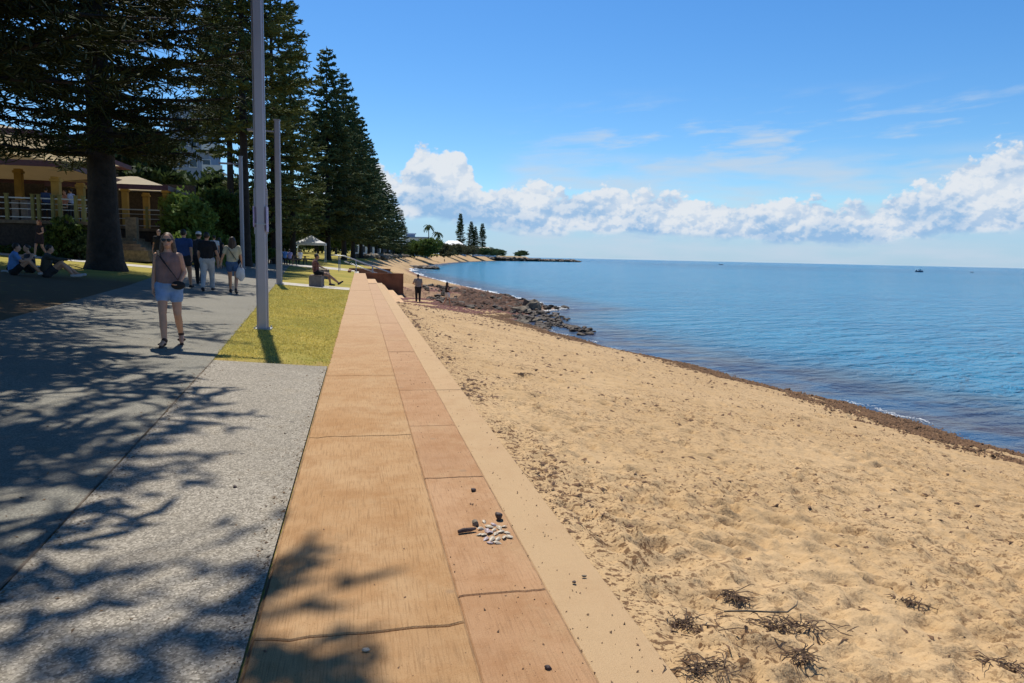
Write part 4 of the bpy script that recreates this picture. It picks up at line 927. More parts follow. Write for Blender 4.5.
    for nm, mt_, pcs in outfit:
        mb = MB()
        for pc in pcs:
            if pc == 'torso': torso(mb, .014)
            elif pc == 'top':
                e = .014
                mb.caps(j['pel'].lerp(j['waist'], .2), j['waist'], .122*B+e, .108*B+e)
                for s in (-.06, .06): mb.caps(j['pel'].lerp(j['waist'], .3)+V3((s*.9, 0, 0)), j['chest']+V3((s, 0, 0)), .104*B+e, .108*B+e)
                mb.caps(j['shoL'].lerp(j['chest'], .25), j['shoR'].lerp(j['chest'], .25), .058*B+e, .058*B+e); mb.caps(j['chest'], j['neck'].lerp(j['chest'], .5), .118*B+e, .08+e)
            elif pc == 'sleeves':
                for n in 'LR': uarm(mb, n, .016, .62)
            elif pc == 'arms':
                for n in 'LR': uarm(mb, n, .014); mb.caps(j['elb'+n], j['wri'+n], .052*B, .036)
            elif pc == 'hips': mb.caps(j['hipL'], j['hipR'], .105*B+.014, .105*B+.014); mb.caps(j['pel'], j['pel'].lerp(j['waist'], .6), .125*B+.012, .112*B+.012); [mb.caps(j['pel']+V3((s, 0, -.02)), j['pel'].lerp(j['waist'], .5)+V3((s, 0, 0)), .108*B+.012, .10*B+.012) for s in (-.05, .05)]
            elif pc == 'shorts':
                for n in 'LR': thigh(mb, n, .022, .40); mb.caps(j['hip'+n].lerp(j['kne'+n], .2), j['hip'+n].lerp(j['kne'+n], .40), .10*B, .102*B)
            elif pc == 'trousers':
                for n in 'LR': thigh(mb, n, .016); mb.caps(j['kne'+n], j['ank'+n]+V3((0, 0, .03)), .070*B, .060)
            elif pc == 'skirt':
                for n in 'LR': thigh(mb, n, .03, .55)
                mb.caps(j['hipL'].lerp(j['kneL'], .1), j['hipR'].lerp(j['kneR'], .1), .12*B, .12*B); mb.caps(j['hipL'].lerp(j['kneL'], .5), j['hipR'].lerp(j['kneR'], .5), .105*B, .105*B)
            elif pc[:5] == 'shoes':
                for n in pc[5]: mb.caps(j['ank'+n]-V3((0, .02, .03)), j['toe'+n]+V3((0, .015, .005)), .050, .040)
            elif pc[:5] == 'soles':
                for n in pc[5]:
                    a, b = j['ank'+n], j['toe'+n]; mb.caps(a-(b-a)*.15-V3((0, 0, .052)), b+(b-a)*.12-V3((0, 0, .024)), .026, .030); mb.caps(a.lerp(b, .6)+V3((-.045, 0, -.01)), a.lerp(b, .6)+V3((.045, 0, -.01)), .02, .02); mb.caps(a+V3((0, -.03, .0)), a+V3((0, .03, .01)), .045, .043)
        fused(mb, nm, mt_, r, vox*.8 if detail else vox)
    return r, j
def G(x, y, dz=0.): return (x, y, float(land_z(x, y))+dz)
def walk(s=1., arm=1.):
    """mid-stride pose; s = which foot leads"""
    a = 'R' if s > 0 else 'L'; b = 'L' if s > 0 else 'R'; xa = .10 if a == 'R' else -.10; xb = -xa
    return {'kne'+a: (xa, .14, .50), 'ank'+a: (xa, .20, .10), 'toe'+a: (xa*1.1, .36, .055), 'kne'+b: (xb, -.02, .49), 'ank'+b: (xb, -.24, .13), 'toe'+b: (xb*1.1, -.12, .03),
            'elb'+a: (xa*2.3, -.10*arm, 1.13), 'wri'+a: (xa*2.5, -.12*arm, .90), 'han'+a: (xa*2.5, -.11*arm, .82), 'elb'+b: (xb*2.3, .02, 1.12), 'wri'+b: (xb*2.4, .14*arm, .92), 'han'+b: (xb*2.4, .19*arm, .84)}
PI = math.pi
# 1. woman walking toward the camera
w = gp(171, 346); W0 = (w.x, w.y)
c_mauve = cloth('mauve', (.25, .145, .125)); c_denim = cloth('light_denim', (.22, .33, .52)); c_black = cloth('black', (.012, .012, .014)); c_brown = cloth('brown_leather', (.06, .03, .02))
ps = {'ankL': (-.12, -.22, .15), 'toeL': (-.14, -.10, .04), 'kneL': (-.11, .03, .49), 'ankR': (.06, .20, .095), 'toeR': (.09, .35, .05), 'kneR': (.08, .14, .51),
      'shoL': (-.155, 0, 1.37), 'shoR': (.155, 0, 1.37), 'elbL': (-.215, -.03, 1.12), 'wriL': (-.17, .13, .98), 'hanL': (-.12, .18, .94), 'elbR': (.20, -.04, 1.11), 'wriR': (.215, .02, .88), 'hanR': (.215, .04, .80), 'head': (.0, .03, 1.585)}
wo, j = person(G(*W0), PI+.10, 1.56, ps, 'woman walking toward the camera in sunglasses, mauve top and light blue shorts with a crossbody bag',
    [('top', c_mauve, ['top']), ('shorts', c_denim, ['hips', 'shorts']), ('sandals', c_brown, ['soles'])], vox=.016, hair=('long', (.13, .075, .04)), build=1.0, detail=True)
wo['label'] = 'woman walking nearer in sunglasses, mauve top and light blue shorts with a crossbody bag'
mb = MB(); hd = j['head']
for s in (-1, 1): mb.ell(hd+V3((s*.034, .088, .012)), (.030, .010, .024), 12, 8); mb.bar(hd+V3((s*.062, .082, .02)), hd+V3((s*.080, -.01, .018)), .008)
mb.bar(hd+V3((-.012, .098, .018)), hd+V3((.012, .098, .018)), .008); mb.build('sunglasses', flat('dark_plastic', (.01, .01, .012), .15), wo, True)
mb = MB(); pts = [(.15, -.05, 1.43), (.135, .04, 1.445), (.10, .12, 1.37), (.02, .158, 1.25), (-.07, .165, 1.12), (-.14, .15, 1.01)]
for a, b in zip(pts[:-1], pts[1:]): mb.bar(a, b, .034, .008)
mb.bar((-.17, -.0, 1.03), (.15, -.14, 1.40), .034, .008); st_ = mb.build('bag_strap', c_black, wo)
mb = MB(); mb.ell((-.15, .17, .93), (.10, .045, .065), 14, 10); mb.build('bag', c_black, wo, True)
mb = MB(); mb.ell((.0, .118, 1.585-.062), (.020, .005, .006), 8, 6); mb.build('lips', flat('lips', (.35, .12, .10), .5), wo, True)
# 2. group walking away
def px_g(px, Y): x = pX(px, Y); return x
YC = 22.6
c_navy = cloth('navy', (.03, .07, .20)); c_white = cloth('white', (.62, .62, .62)); c_cream = cloth('cream', (.52, .47, .33)); c_grey = cloth('pale_grey', (.46, .46, .47)); c_blue = cloth('denim_blue', (.05, .11, .24)); c_dk = cloth('charcoal', (.03, .03, .035))
ps = walk(1); ps.update({'elbR': (.27, -.03, 1.13), 'wriR': (.34, .0, .90), 'hanR': (.38, .01, .83)})
person(G(px_g(207, YC), YC), .05, 1.72, ps, 'man in black shirt and pale trousers walking away beside the cream topped woman', [('shirt', c_black, ['top', 'torso', 'sleeves']), ('trousers', c_grey, ['hips', 'trousers']), ('shoes', c_dk, ['shoes'])], vox=.018, build=1.12)
ps = walk(-1); ps.update({'elbL': (-.27, -.03, 1.13), 'wriL': (-.34, .0, .92), 'hanL': (-.37, .01, .85)})
wc, j = person(G(px_g(232.5, YC), YC), .05, 1.66, ps, 'woman in cream top and denim shorts walking away carrying a white plastic bag', [('top', c_cream, ['top', 'sleeves']), ('shorts', c_blue, ['hips', 'shorts']), ('shoes', c_dk, ['soles'])], vox=.018, hair=('long', (.05, .03, .02)))
mb = MB(); mb.bar((-.14, -.135, 1.42), (.12, -.15, 1.02), .03, .01); mb.build('bag_strap', c_black, wc); mb = MB(); mb.ell((.2, -.06, .95), (.05, .08, .08), 10, 8); mb.build('shoulder_bag', c_black, wc, True)
M_plas = flat('white_plastic', (.70, .72, .76), .4, var=.06, scale=12, bump=.5, bscale=14, trans=(.8, .8, .8))
bx_ = wc.matrix_basis @ V3((.30, .0, 0)); bb = empty('plastic_bag', (G(px_g(240.6, YC), YC-.1)[0], YC-.1, G(px_g(240.6, YC), YC)[2]+.42), 0, 'white plastic carrier bag hanging from the cream topped woman', 'bag')
bb['label'] = 'white plastic carrier bag hanging from the hand of the woman in cream'
mb = MB(); mb.ell((0, 0, .18), (.13, .07, .20), 14, 10, jit=.15, rn=2.); mb.build('sack', M_plas, bb, True)
mb = MB(); mb.tube([(-.06, 0, .34), (-.02, 0, .46), (0, 0, .52), (.02, 0, .46), (.06, 0, .34)], .012, 6); mb.build('handle', M_plas, bb, True)
person(G(px_g(199, 25.5), 25.5), .0, 1.74, walk(-1), 'person in dark clothes and a white cap walking just ahead of the black shirted man', [c_white, ('shirt', c_dk, ['top', 'torso', 'sleeves']), ('trousers', c_black, ['hips', 'trousers']), ('shoes', c_black, ['shoes'])], vox=.02, hair=('cap', (.02, .015, .01)))
person(G(px_g(184, 23), 23), -.1, 1.74, walk(1), 'man in a navy blue shirt walking away behind the woman in sunglasses', [('shirt', c_navy, ['top', 'torso', 'sleeves']), ('trousers', c_dk, ['hips', 'shorts']), ('shoes', c_black, ['shoes'])], vox=.02, build=1.08)
person(G(px_g(159.5, 33), 33), PI-.2, 1.72, None, 'person in black standing behind the left shoulder of the woman in sunglasses', [('shirt', c_black, ['top', 'torso', 'sleeves']), ('trousers', c_black, ['hips', 'trousers']), ('shoes', c_dk, ['shoes'])], vox=.02, hair=('short', (.03, .02, .015)))
person(G(px_g(214.5, 40), 40), .0, 1.74, walk(1), 'distant walker in a white shirt between the black shirt and the cream top', [('shirt', c_white, ['top', 'torso', 'sleeves']), ('shorts', c_dk, ['hips', 'shorts'])], vox=.024)
person(G(px_g(219.5, 41), 41), .0, 1.66, walk(-1), 'distant walker in black with long dark hair beside the white shirt', [('dress', c_black, ['top', 'torso', 'skirt'])], vox=.024, hair=('long', (.02, .015, .01)))
# 3. woman in dark dress
c_dress = cloth('dark_dress', (.035, .02, .02)); q = V3(G(pX(40.5, 36.3), 36.3))
ps = walk(1); ps.update({'elbL': (-.25, .03, 1.14), 'wriL': (-.26, .22, 1.06), 'hanL': (-.25, .29, 1.07)})
person((q.x, q.y, q.z), PI-.5, 1.66, ps, 'red haired woman in a short dark dress walking along the pale garden path', [('dress', c_dress, ['top', 'torso', 'skirt']), ('shoes', c_white, ['shoes'])], vox=.018, hair=('long', (.30, .09, .035)))
# 4. seated in the shade
c_sky = cloth('sky_blue', (.10, .24, .52)); c_olive = cloth('dark_olive', (.05, .05, .04))
sit = {'pel': (0, 0, .12), 'waist': (0, -.02, .28), 'chest': (0, .02, .47), 'neck': (0, .05, .63), 'head': (0, .10, .765), 'hipL': (-.09, .02, .10), 'hipR': (.09, .02, .10), 'kneL': (-.20, .36, .40), 'kneR': (.20, .36, .40), 'ankL': (-.14, .62, .08), 'ankR': (.14, .62, .08), 'toeL': (-.15, .78, .04), 'toeR': (.15, .78, .04),
       'shoL': (-.175, .03, .57), 'shoR': (.175, .03, .57), 'elbL': (-.25, .20, .38), 'elbR': (.25, .20, .38), 'wriL': (-.20, .40, .47), 'wriR': (.20, .40, .47), 'hanL': (-.17, .47, .46), 'hanR': (.17, .47, .46)}
q = gp(14, 275); person((q.x, q.y, q.z), -1.2, 1.72, sit, 'seated person in a sky blue shirt hunched on the shaded lawn at far left', [('shirt', c_sky, ['top', 'torso', 'sleeves']), ('shorts', c_black, ['hips', 'shorts']), ('shoes', c_grey, ['shoes'])], vox=.018)
q = gp(25, 273); person((q.x, q.y+.4, q.z), PI-.6, 1.62, sit, 'seated person with bare arms between the sky blue shirt and the dark clothed sitter', [('top', c_dk, ['top']), ('trousers', c_black, ['hips', 'trousers']), ('shoes', c_white, ['shoes'])], vox=.018, hair=('bun', (.02, .015, .01)))
s2 = dict(sit); s2.update({'elbR': (.26, .24, .50), 'wriR': (.20, .48, .50), 'hanR': (.18, .56, .49), 'ankL': (-.16, .74, .08), 'toeL': (-.18, .90, .06), 'kneL': (-.20, .40, .34)})
q = gp(47, 277); person((q.x, q.y, q.z), -1.25, 1.78, s2, 'person in dark clothes sitting on the shaded lawn with one arm over the knee', [('shirt', c_olive, ['top', 'torso', 'arms']), ('shorts', c_dk, ['hips', 'shorts']), ('shoes', c_grey, ['shoes'])], vox=.018, build=1.12)
mb = MB(); q = gp(30, 267); mb.poly([(-.9, -.35), (.9, -.5), (1.0, .5), (-.8, .6)], .01, .035); tag(mb.build('picnic_rug', c_grey, None, False, (q.x, q.y, q.z)), 'pale picnic rug spread on the lawn behind the seated group', 'rug')
# 5. on the block seat
c_flor = flat('cloth_floral', (.16, .07, .07), .9, var=.8, scale=22)
bs = {k_: (v[0], v[1], v[2]+.42) for k_, v in sit.items()}
bs.update({'pel': (0, 0, .58), 'hipL': (-.09, .03, .56), 'hipR': (.09, .03, .56), 'waist': (0, -.05, .74), 'chest': (0, -.06, .93), 'neck': (0, -.04, 1.09), 'head': (0, .02, 1.22), 'shoL': (-.175, -.05, 1.03), 'shoR': (.175, -.05, 1.03), 'elbL': (-.23, .10, .83), 'elbR': (.23, .10, .83), 'wriL': (-.12, .30, .74), 'wriR': (.12, .30, .74), 'hanL': (-.08, .37, .72), 'hanR': (.08, .37, .72),
           'kneL': (-.12, .50, .50), 'ankL': (-.10, .56, .10), 'toeL': (-.10, .72, .04), 'kneR': (.12, .48, .46), 'ankR': (.12, .90, .13), 'toeR': (.14, 1.03, .20)})
person(G(BX, BY-.05), -1.45, 1.72, bs, 'person in a dark floral shirt sitting on the block seat with one leg stretched out', [('shirt', c_flor, ['top', 'torso', 'sleeves']), ('shorts', c_black, ['hips', 'shorts']), ('shoes', c_dk, ['shoes'])], vox=.018, skin=M_skind, build=1.08)
# 6. on the beach and far away
def beachp(px, py):
    d = pray(px, py); t = 20.
    while t < 200:
        p = Vector(EYE)+d*t
        if p.z < float(sand_z(p.x, p.y)): break
        t *= 1.002
    return p
q = beachp(418, 302.5); person((q.x, q.y, sand_at(q.x, q.y)), .1, 1.78, {'elbL': (-.30, .05, 1.15), 'wriL': (-.16, .16, 1.08), 'hanL': (-.08, .2, 1.08)}, 'man in a grey shirt and dark trousers standing on the seaweed strewn beach', [('shirt', cloth('beach_grey', (.27, .24, .22)), ['top', 'torso', 'sleeves']), ('trousers', c_black, ['hips', 'trousers'])], vox=.024, build=1.1)
q = beachp(447, 306); ps = walk(1); ps.update({'wriR': (.2, .28, .98), 'hanR': (.19, .35, 1.0)}); person((q.x, q.y, sand_at(q.x, q.y)), -1.2, 1.50, ps, 'girl in black top and white skirt walking on the beach right of the man', [('top', c_black, ['top', 'torso']), ('skirt', c_white, ['hips', 'skirt'])], vox=.022, hair=('long', (.02, .015, .01)))
q = Vector((at(444.5, 259, 350).x, 350, 0)); person((q.x, q.y, sand_at(q.x, q.y)), 0, 1.8, walk(1), 'tiny distant walker on the far beach near the waterline', [('clothes', c_olive, ['torso', 'sleeves', 'hips', 'shorts'])], vox=.03)
for px, lab, cc, yy, rr_ in [(47, 'person in navy standing behind the pavilion railing', c_navy, 39.4, .4), (66, 'person in a pink top between the two yellow columns', cloth('pink', (.5, .25, .2)), 40.6, 2.5), (72, 'person in a pale blue shirt by the second yellow column', cloth('pale_blue', (.35, .42, .60)), 39.5, 1.2)]:
    person((at(px, 215, yy).x, yy, zf), rr_, 1.62, None, lab, [('shirt', cc, ['top', 'torso', 'sleeves']), ('trousers', c_dk, ['hips', 'trousers'])], group='people on the pavilion deck', vox=.024)
psit = {k_: (v[0], v[1], v[2]-.0) for k_, v in bs.items()}; psit.update({'kneR': (.12, .48, .50), 'ankR': (.10, .5, .1), 'toeR': (.10, .66, .04)})
for px, Y, lab, cc, a in [(284.5, 62.1, 'person in bright blue sitting at the shaded picnic table', c_sky, .3), (289.5, 62.3, 'person in lilac sitting at the shaded picnic table', cloth('lilac', (.32, .28, .48)), .3), (300, 65.1, 'person in white sitting at the table close to the gazebo', c_white, .5)]:
    x = pX(px, Y); person(G(x, Y, -.03), a, 1.68, psit, lab, [('shirt', cc, ['top', 'torso', 'sleeves']), ('trousers', c_dk, ['hips', 'trousers'])], group='people at the picnic tables', vox=.026)
#PART6
# ------------------------------------------------------------------ rocks, seaweed, shells, boats
M_rock = flat('grey_rock', (.19, .155, .11), .9, var=.45, scale=3, bump=.8, bscale=9, bdist=.05)
M_rockd = flat('dark_wet_rock', (.062, .042, .026), .7, var=.5, scale=3, bump=.8, bscale=9, bdist=.06)
M_rockr = flat('red_brown_rock', (.085, .038, .020), .9, var=.55, scale=2.5, bump=.8, bscale=7, bdist=.06)
def rock(mb, c, r, seed, fine=False):
    k = len(mb.v); g = random.Random(seed)
    mb.ell((0, 0, 0), (1, 1, 1), 16 if fine else 10, 11 if fine else 7)
    ax = [V3((g.gauss(0, 1), g.gauss(0, 1), g.gauss(0, 1))).normalized() for _ in range(9)]
    a = g.uniform(0, 6.28)
    for i in range(k, len(mb.v)):
        p = V3(mb.v[i])
        for q in ax:
            d = p.dot(q)
            if d > .62: p -= q*(d-.62)
        p *= 1+.28*noise.noise(p*2.2+V3((seed, 0, 0)))+.12*noise.noise(p*5+V3((seed, 3, 0))); p = V3((p.x*r[0], p.y*r[1], p.z*r[2]))
        mb.v[i] = (p.x*math.cos(a)-p.y*math.sin(a)+c[0], p.x*math.sin(a)+p.y*math.cos(a)+c[1], p.z+c[2])
rk = [(520, 312, .8, 0, 'grey boulder at the back of the waterline rock pile, left of the pale one'), (509, 310, .55, 0, 'small grey boulder at the left end of the rock pile'), (531, 309, 1.05, 0, 'large pale boulder standing highest in the rock pile'), (527, 317, .65, 1, 'dark rock just below the large pale boulder'),
      (541, 313, .6, 1, 'dark rock touching the right side of the large pale boulder'), (548, 318.5, .55, 1, 'dark rock in the middle right of the rock pile'), (536, 320, .6, 0, 'grey flat topped rock in the centre of the rock pile'), (554, 315, .45, 1, 'dark rock at the upper right end of the pile, by open water'), (558, 321, .5, 1, 'dark rock at the right end of the pile, half in water'),
      (545, 326, .55, 1, 'dark rock at the lower right of the pile, next to the sand'), (539, 329, .35, 1, 'small rock lowest in the pile on wet sand'), (515, 316, .4, 1, 'small dark rock at the lower left of the pile'), (523, 321, .45, 0, 'grey rock on the sand side of the pile'), (551, 324, .35, 1, 'small dark rock between two larger ones at the lower right'),
      (530, 325, .3, 1, 'small rock on sand in front of the pile centre'), (518, 306, .5, 1, 'dark rock behind the pile on the rock ledge'), (566, 318, .3, 1, 'first low rock right of the pile in the water'), (570, 325.5, .42, 1, 'long low rock starting the string right of the pile'), (577, 328, .33, 1, 'second rock of the string running out right of the pile'),
      (583, 330, .38, 1, 'third rock of the string running out right of the pile'), (590, 332, .30, 1, 'last rock of the string, farthest right at the waterline'), (563, 325, .25, 1, 'small rock between the pile and the string of low rocks')]
for i, (px, py, r_, dk, lab) in enumerate(rk):
    d = pray(px, py); t = (SEA+.10-EYE[2])/d.z; p = Vector(EYE)+d*t; mb = MB(); rock(mb, (0, 0, 0), (r_*.92, r_*.72, r_*(.62 if i in (0, 2) else .42)), i*3+1, True)
    tag(mb.build('shore_rock', M_rockd if dk else M_rock, None, False, (p.x, p.y, SEA+.03+(.12 if r_ > .7 else 0))), lab, 'rock', 'rocks piled at the waterline')
mb = MB(); rr = random.Random(41)
for i in range(230):
    q = rk[rr.randrange(len(rk))]; px, py = q[0]-4+rr.gauss(0, 6), q[1]+rr.gauss(0, 1.6); d = pray(px, py); t = (SEA+.06-EYE[2])/d.z; p = Vector(EYE)+d*t; s_ = rr.uniform(.06, .24); rock(mb, (p.x, p.y, SEA+.02), (s_*1.2, s_, s_*.7), i)
for i in range(260):
    y = rr.uniform(45, 66); x = rr.uniform(5, float(Xs(y))+.3); s_ = rr.uniform(.06, .35); rock(mb, (x, y, float(sand_z(x, y))+.08), (s_*1.2, s_, s_*.6), i+300)
tag(mb.build('rock_rubble', M_rockd), 'small dark rubble lying between the waterline rocks and on the ledge', 'rubble', kind='stuff')
# dark rock platform sheet: irregular low ledge
g = np.random.RandomState(4)
n1_, n2_ = 240, 110; yy = np.linspace(44.5, 66, n1_)[:, None]; uu = np.linspace(0, 1, n2_)[None, :]
xl = 3.6+ss(46, 60, yy)*3; xr_ = Xs(yy)+.15; Xp = xl+(xr_-xl)*uu; Yp = yy+0*uu
Zp = sand_z(Xp, Yp)
for a_ in range(n1_):
    for b_ in range(n2_):
        q = V3((Xp[a_, b_], Yp[a_, b_], 0)); e_ = min(1, min(uu[0, b_]*4, (1-uu[0, b_])*5, a_/10, (n1_-1-a_)/16))
        Zp[a_, b_] += -.20+e_*(.26+.30*noise.noise(q*.45)+.20*noise.noise(q*1.6)+.20*noise.noise(q*4.2)+.16*abs(noise.noise(q*8)))
k = n2_; i = np.arange((n1_-1)*k).reshape(-1, k)[:, :-1].ravel()
tag(np_mesh('rock_ledge', np.stack([Xp, Yp, Zp], -1).reshape(-1, 3), np.stack([i, i+1, i+k+1, i+k], 1), M_rockr, None, False), kind='structure')
# revetment boulders below the pines and spit of dark rocks
rr = random.Random(9); mb = MB()
for i in range(420):
    Y_ = 128*math.exp(rr.random()*.85); x = float(Xw(Y_))+rr.uniform(-3.2, 1.4); s_ = rr.uniform(.35, 1.1); rock(mb, (x, Y_, float(land_z(x, Y_))+.1+rr.uniform(-.1, .3)), (s_, s_*.8, s_*.6), i)
tag(mb.build('boulder_revetment', M_rock, None, False), 'bank of grey boulders between the pine trunks and the far beach', 'boulder bank', kind='stuff')
mb = MB()
for i in range(520):
    f_ = rr.random(); px = 486+88*f_; Y_ = 600+90*f_; q = at(px, 260, Y_); x = q.x+rr.uniform(-3, 3); s_ = rr.uniform(1.2, 2.6); rock(mb, (x, Y_+rr.uniform(-5, 5), SEA+.5+rr.uniform(-.3, 1.0)+1.4*(1-f_)*(f_ < .6)), (s_*1.8, s_, s_*.62), i)
tag(mb.build('rock_spit', M_rockd, None, False), 'long low spit of dark rocks running out to sea from the headland', 'rock spit', kind='stuff')
mb = MB()
for i in range(160):
    f_ = rr.random(); px = 385+52*f_; py = 264.6+3.2*f_; d = pray(px, py); t = (SEA+.45-EYE[2])/d.z; p = Vector(EYE)+d*t; s_ = rr.uniform(.5, 1.2); rock(mb, (p.x, p.y+rr.uniform(-1.5, 1.5), SEA+.3), (s_*1.3, s_*.9, s_*.5), i+900)
tag(mb.build('rock_groyne', M_rockd, None, False), 'thin dark line of rocks crossing the far beach into the water', 'groyne', kind='stuff')
# flakes: many small dark scraps lying on the sand
M_weed = flat('dry_seaweed', (.10, .062, .038), .9, var=.5, scale=30, island=.7); M_wrack = flat('wrack', (.095, .052, .026), .9, var=.5, scale=14, island=.8)
M_debris = flat('dark_debris', (.11, .062, .034), .9, var=.5, scale=40, island=.6)
def scraps(name, pts, lens, wid, hgt, mt_, seed, zfn=sand_at, curl=.3, ang=None, da=1.5):
    g = np.random.RandomState(seed); Vs = []; n = len(pts)
    for (x, y), L in zip(pts, lens):
        a = (ang if ang is not None else 0)+g.uniform(-da, da)*(1 if ang is not None else 2); z = zfn(x, y); w_ = L*wid*g.uniform(.5, 1.3); h_ = min(L*hgt, .05)*g.uniform(.3, 1.3); ca, sa_ = math.cos(a), math.sin(a)
        def P(u, v, q): return (x+u*ca-v*sa_, y+u*sa_+v*ca, z+q)
        c_ = g.uniform(-curl, curl)*L
        Vs += [P(-L/2, 0, -.002), P(0, -w_/2+c_, -.003), P(L/2, 0, .002+h_*.5), P(0, w_/2+c_, h_*.2), P(-L*.05, c_, h_)]
    V = np.array(Vs); b = np.arange(n)*5; F = np.concatenate([np.stack([b+i_, b+j_, b+4], 1) for i_, j_ in ((0, 1), (1, 2), (2, 3), (3, 0))])
    return np_mesh(name, V, F, mt_)
g = np.random.RandomState(8); pts = []; ln = []
while len(pts) < 10500:
    y = math.exp(g.uniform(math.log(2.0), math.log(42))); w0, s0 = float(Xw(y)), float(Xs(y)); u = g.rand(); x = w0+.05+u*(s0-w0-1.0) if g.rand() > .22 else w0+abs(g.normal(0, .35))+.03
    dn = noise.noise(V3((x*.5, y*.5, 7)))+.6*noise.noise(V3((x*1.9, y*1.4, 2)))
    if dn > g.uniform(-.35, .75): pts.append((x, y)); ln.append((.006+abs(g.normal(0, .010))+.035*(g.rand() < .07))*(1+.09*y))
tag(scraps('seaweed_scraps', pts, ln, .30, .30, M_debris, 3), 'dark seaweed scraps scattered over the dry sand', 'seaweed', kind='stuff')
pts = []; ln = []
while len(pts) < 50000:
    y = math.exp(g.uniform(math.log(8), math.log(44))); c0 = 1.0+.6*noise.noise(V3((y*.5, 0, 1))); half = (.62+.45*noise.noise(V3((y*.8, 4, 1))))*(1 if y < 30 else .7)
    k2 = g.rand()
    if k2 < .8: x = float(Xs(y))-c0+g.normal(0, max(.12, half*1.15))
    elif k2 < .95: x = float(Xs(y))-1.9-.7*noise.noise(V3((y*.35, 9, 1)))+g.normal(0, .12)
    else: x = float(Xs(y))-g.uniform(0, 3.2)
    if x > Xs(y)+.35 or noise.noise(V3((x*1.2, y*.8, 5))) < g.uniform(-.45, .08): continue
    pts.append((x, y)); ln.append(g.uniform(.02, .11))
def wz(x, y): return sand_at(x, y)+abs(noise.noise(V3((x*5, y*5, 0))))*.09*max(0, 1-abs(Xs(y)-x-.8)*1.2)
tag(scraps('seaweed_wrack', pts, ln, .35, .5, M_wrack, 4, wz), 'brown band of seaweed washed up along the waterline', 'seaweed', kind='stuff')
pts = []; ln = []
while len(pts) < 5000:
    y = g.uniform(40, 60); x = g.uniform(2.6, 12)
    if abs(noise.noise(V3((x*.35, y*.2, 8)))) < .22 and x > Xw(y)+.2 and x < Xs(y): pts.append((x, y)); ln.append(g.uniform(.08, .35))
M_redweed = flat('red_seaweed', (.10, .035, .03), .9, var=.5, scale=10, island=.6)
tag(scraps('red_seaweed', pts, ln, .5, .3, M_redweed, 5), 'reddish seaweed patches around the two people on the beach', 'seaweed', kind='stuff')
# distinct pieces on the sand
def clump(px, py, zg, L, W_, H_, label, seed, mt_=M_weed, n=90, name='seaweed_clump', ang=0.):
    d = pray(px, py); t = 2.
    while t < 40:
        p = Vector(EYE)+d*t
        if p.z < sand_at(p.x, p.y): break
        t *= 1.002
    g = random.Random(seed); mb = MB(); z0 = sand_at(p.x, p.y); L *= .8; W_ *= .8; H_ *= .6
    for i in range(n):
        rr_ = .33 if g.random() < .75 or n < 100 else .62; u, v = g.gauss(0, rr_)*L, g.gauss(0, rr_)*W_; a = g.uniform(0, 6.28); q = g.uniform(.012, .045)*(1+(g.random() < .15)); h_ = H_*math.exp(-(u/L)**2*4)*g.uniform(.2, 1)
        P0 = V3((u, v, h_*.5)); P1 = P0+V3((math.cos(a)*q, math.sin(a)*q, g.uniform(-.3, .5)*q)); P2 = P1+V3((math.cos(a+.7)*q, math.sin(a+.7)*q, -.3*q))
        mb.tube([P0, P1, P2], [.0026, .0024, .0008], 4)
    if H_ > .03: mb.ell((0, 0, H_*.25), (L*.32, W_*.32, H_*.5), 10, 7, jit=.4, rn=seed)
    o = mb.build(name, mt_, None, False, (p.x, p.y, z0+.004)); o.rotation_euler.z = ang; return tag(o, label, 'seaweed', kind='stuff' if n > 70 else None)
clump(733, 599, 0, .10, .055, .05, 'compact black seaweed lump on open sand nearest the pale coping', 1, n=60, ang=-.9)
clump(907, 603, 0, .13, .05, .035, 'elongated dark seaweed piece on the open sand at right', 2, n=40, ang=-.7)
clump(1004, 666, 0, .20, .05, .03, 'long dark seaweed piece at the bottom right corner', 3, n=50, ang=-.5)
clump(676, 623, 0, .30, .12, .02, 'loose tangle of dark seaweed close to the coping edge', 4, n=120, ang=-.6)
clump(785, 627, 0, .34, .10, .02, 'stringy seaweed tangle beside the curved twig', 5, n=110, ang=-.4)
clump(800, 658, 0, .10, .08, .035, 'small dark seaweed tuft below the stringy tangle', 6, n=50)
clump(703, 670, 0, .26, .10, .018, 'thin scattered seaweed tangle at the bottom edge beside the coping', 7, n=80)
clump(523, 375, 0, .30, .16, .04, 'dark seaweed tuft halfway up the beach near the coping', 8, n=80)
d = pray(765, 617); t = -1.55/d.z if d.z < 0 else 5
p = beachp(790, 616) if False else None
t = 2.
while t < 40:
    p = Vector(EYE)+d*t
    if p.z < sand_at(p.x, p.y): break
    t *= 1.002
mb = MB(); tw = [V3((-.17, .07, .0)), V3((-.08, .03, .015)), V3((.02, .01, .012)), V3((.10, -.02, .02)), V3((.17, .015, .03)), V3((.20, .05, .035))]
mb.tube(tw, [.004, .0045, .004, .0035, .003, .001], 6); mb.tube([tw[2], tw[2]+V3((.04, -.04, .01))], [.004, .001], 5)
tag(mb.build('twig', M_barkd, None, True, (p.x, p.y, sand_at(p.x, p.y)+.006)), 'thin curved dark twig lying on the sand above the seaweed tangle', 'twig')
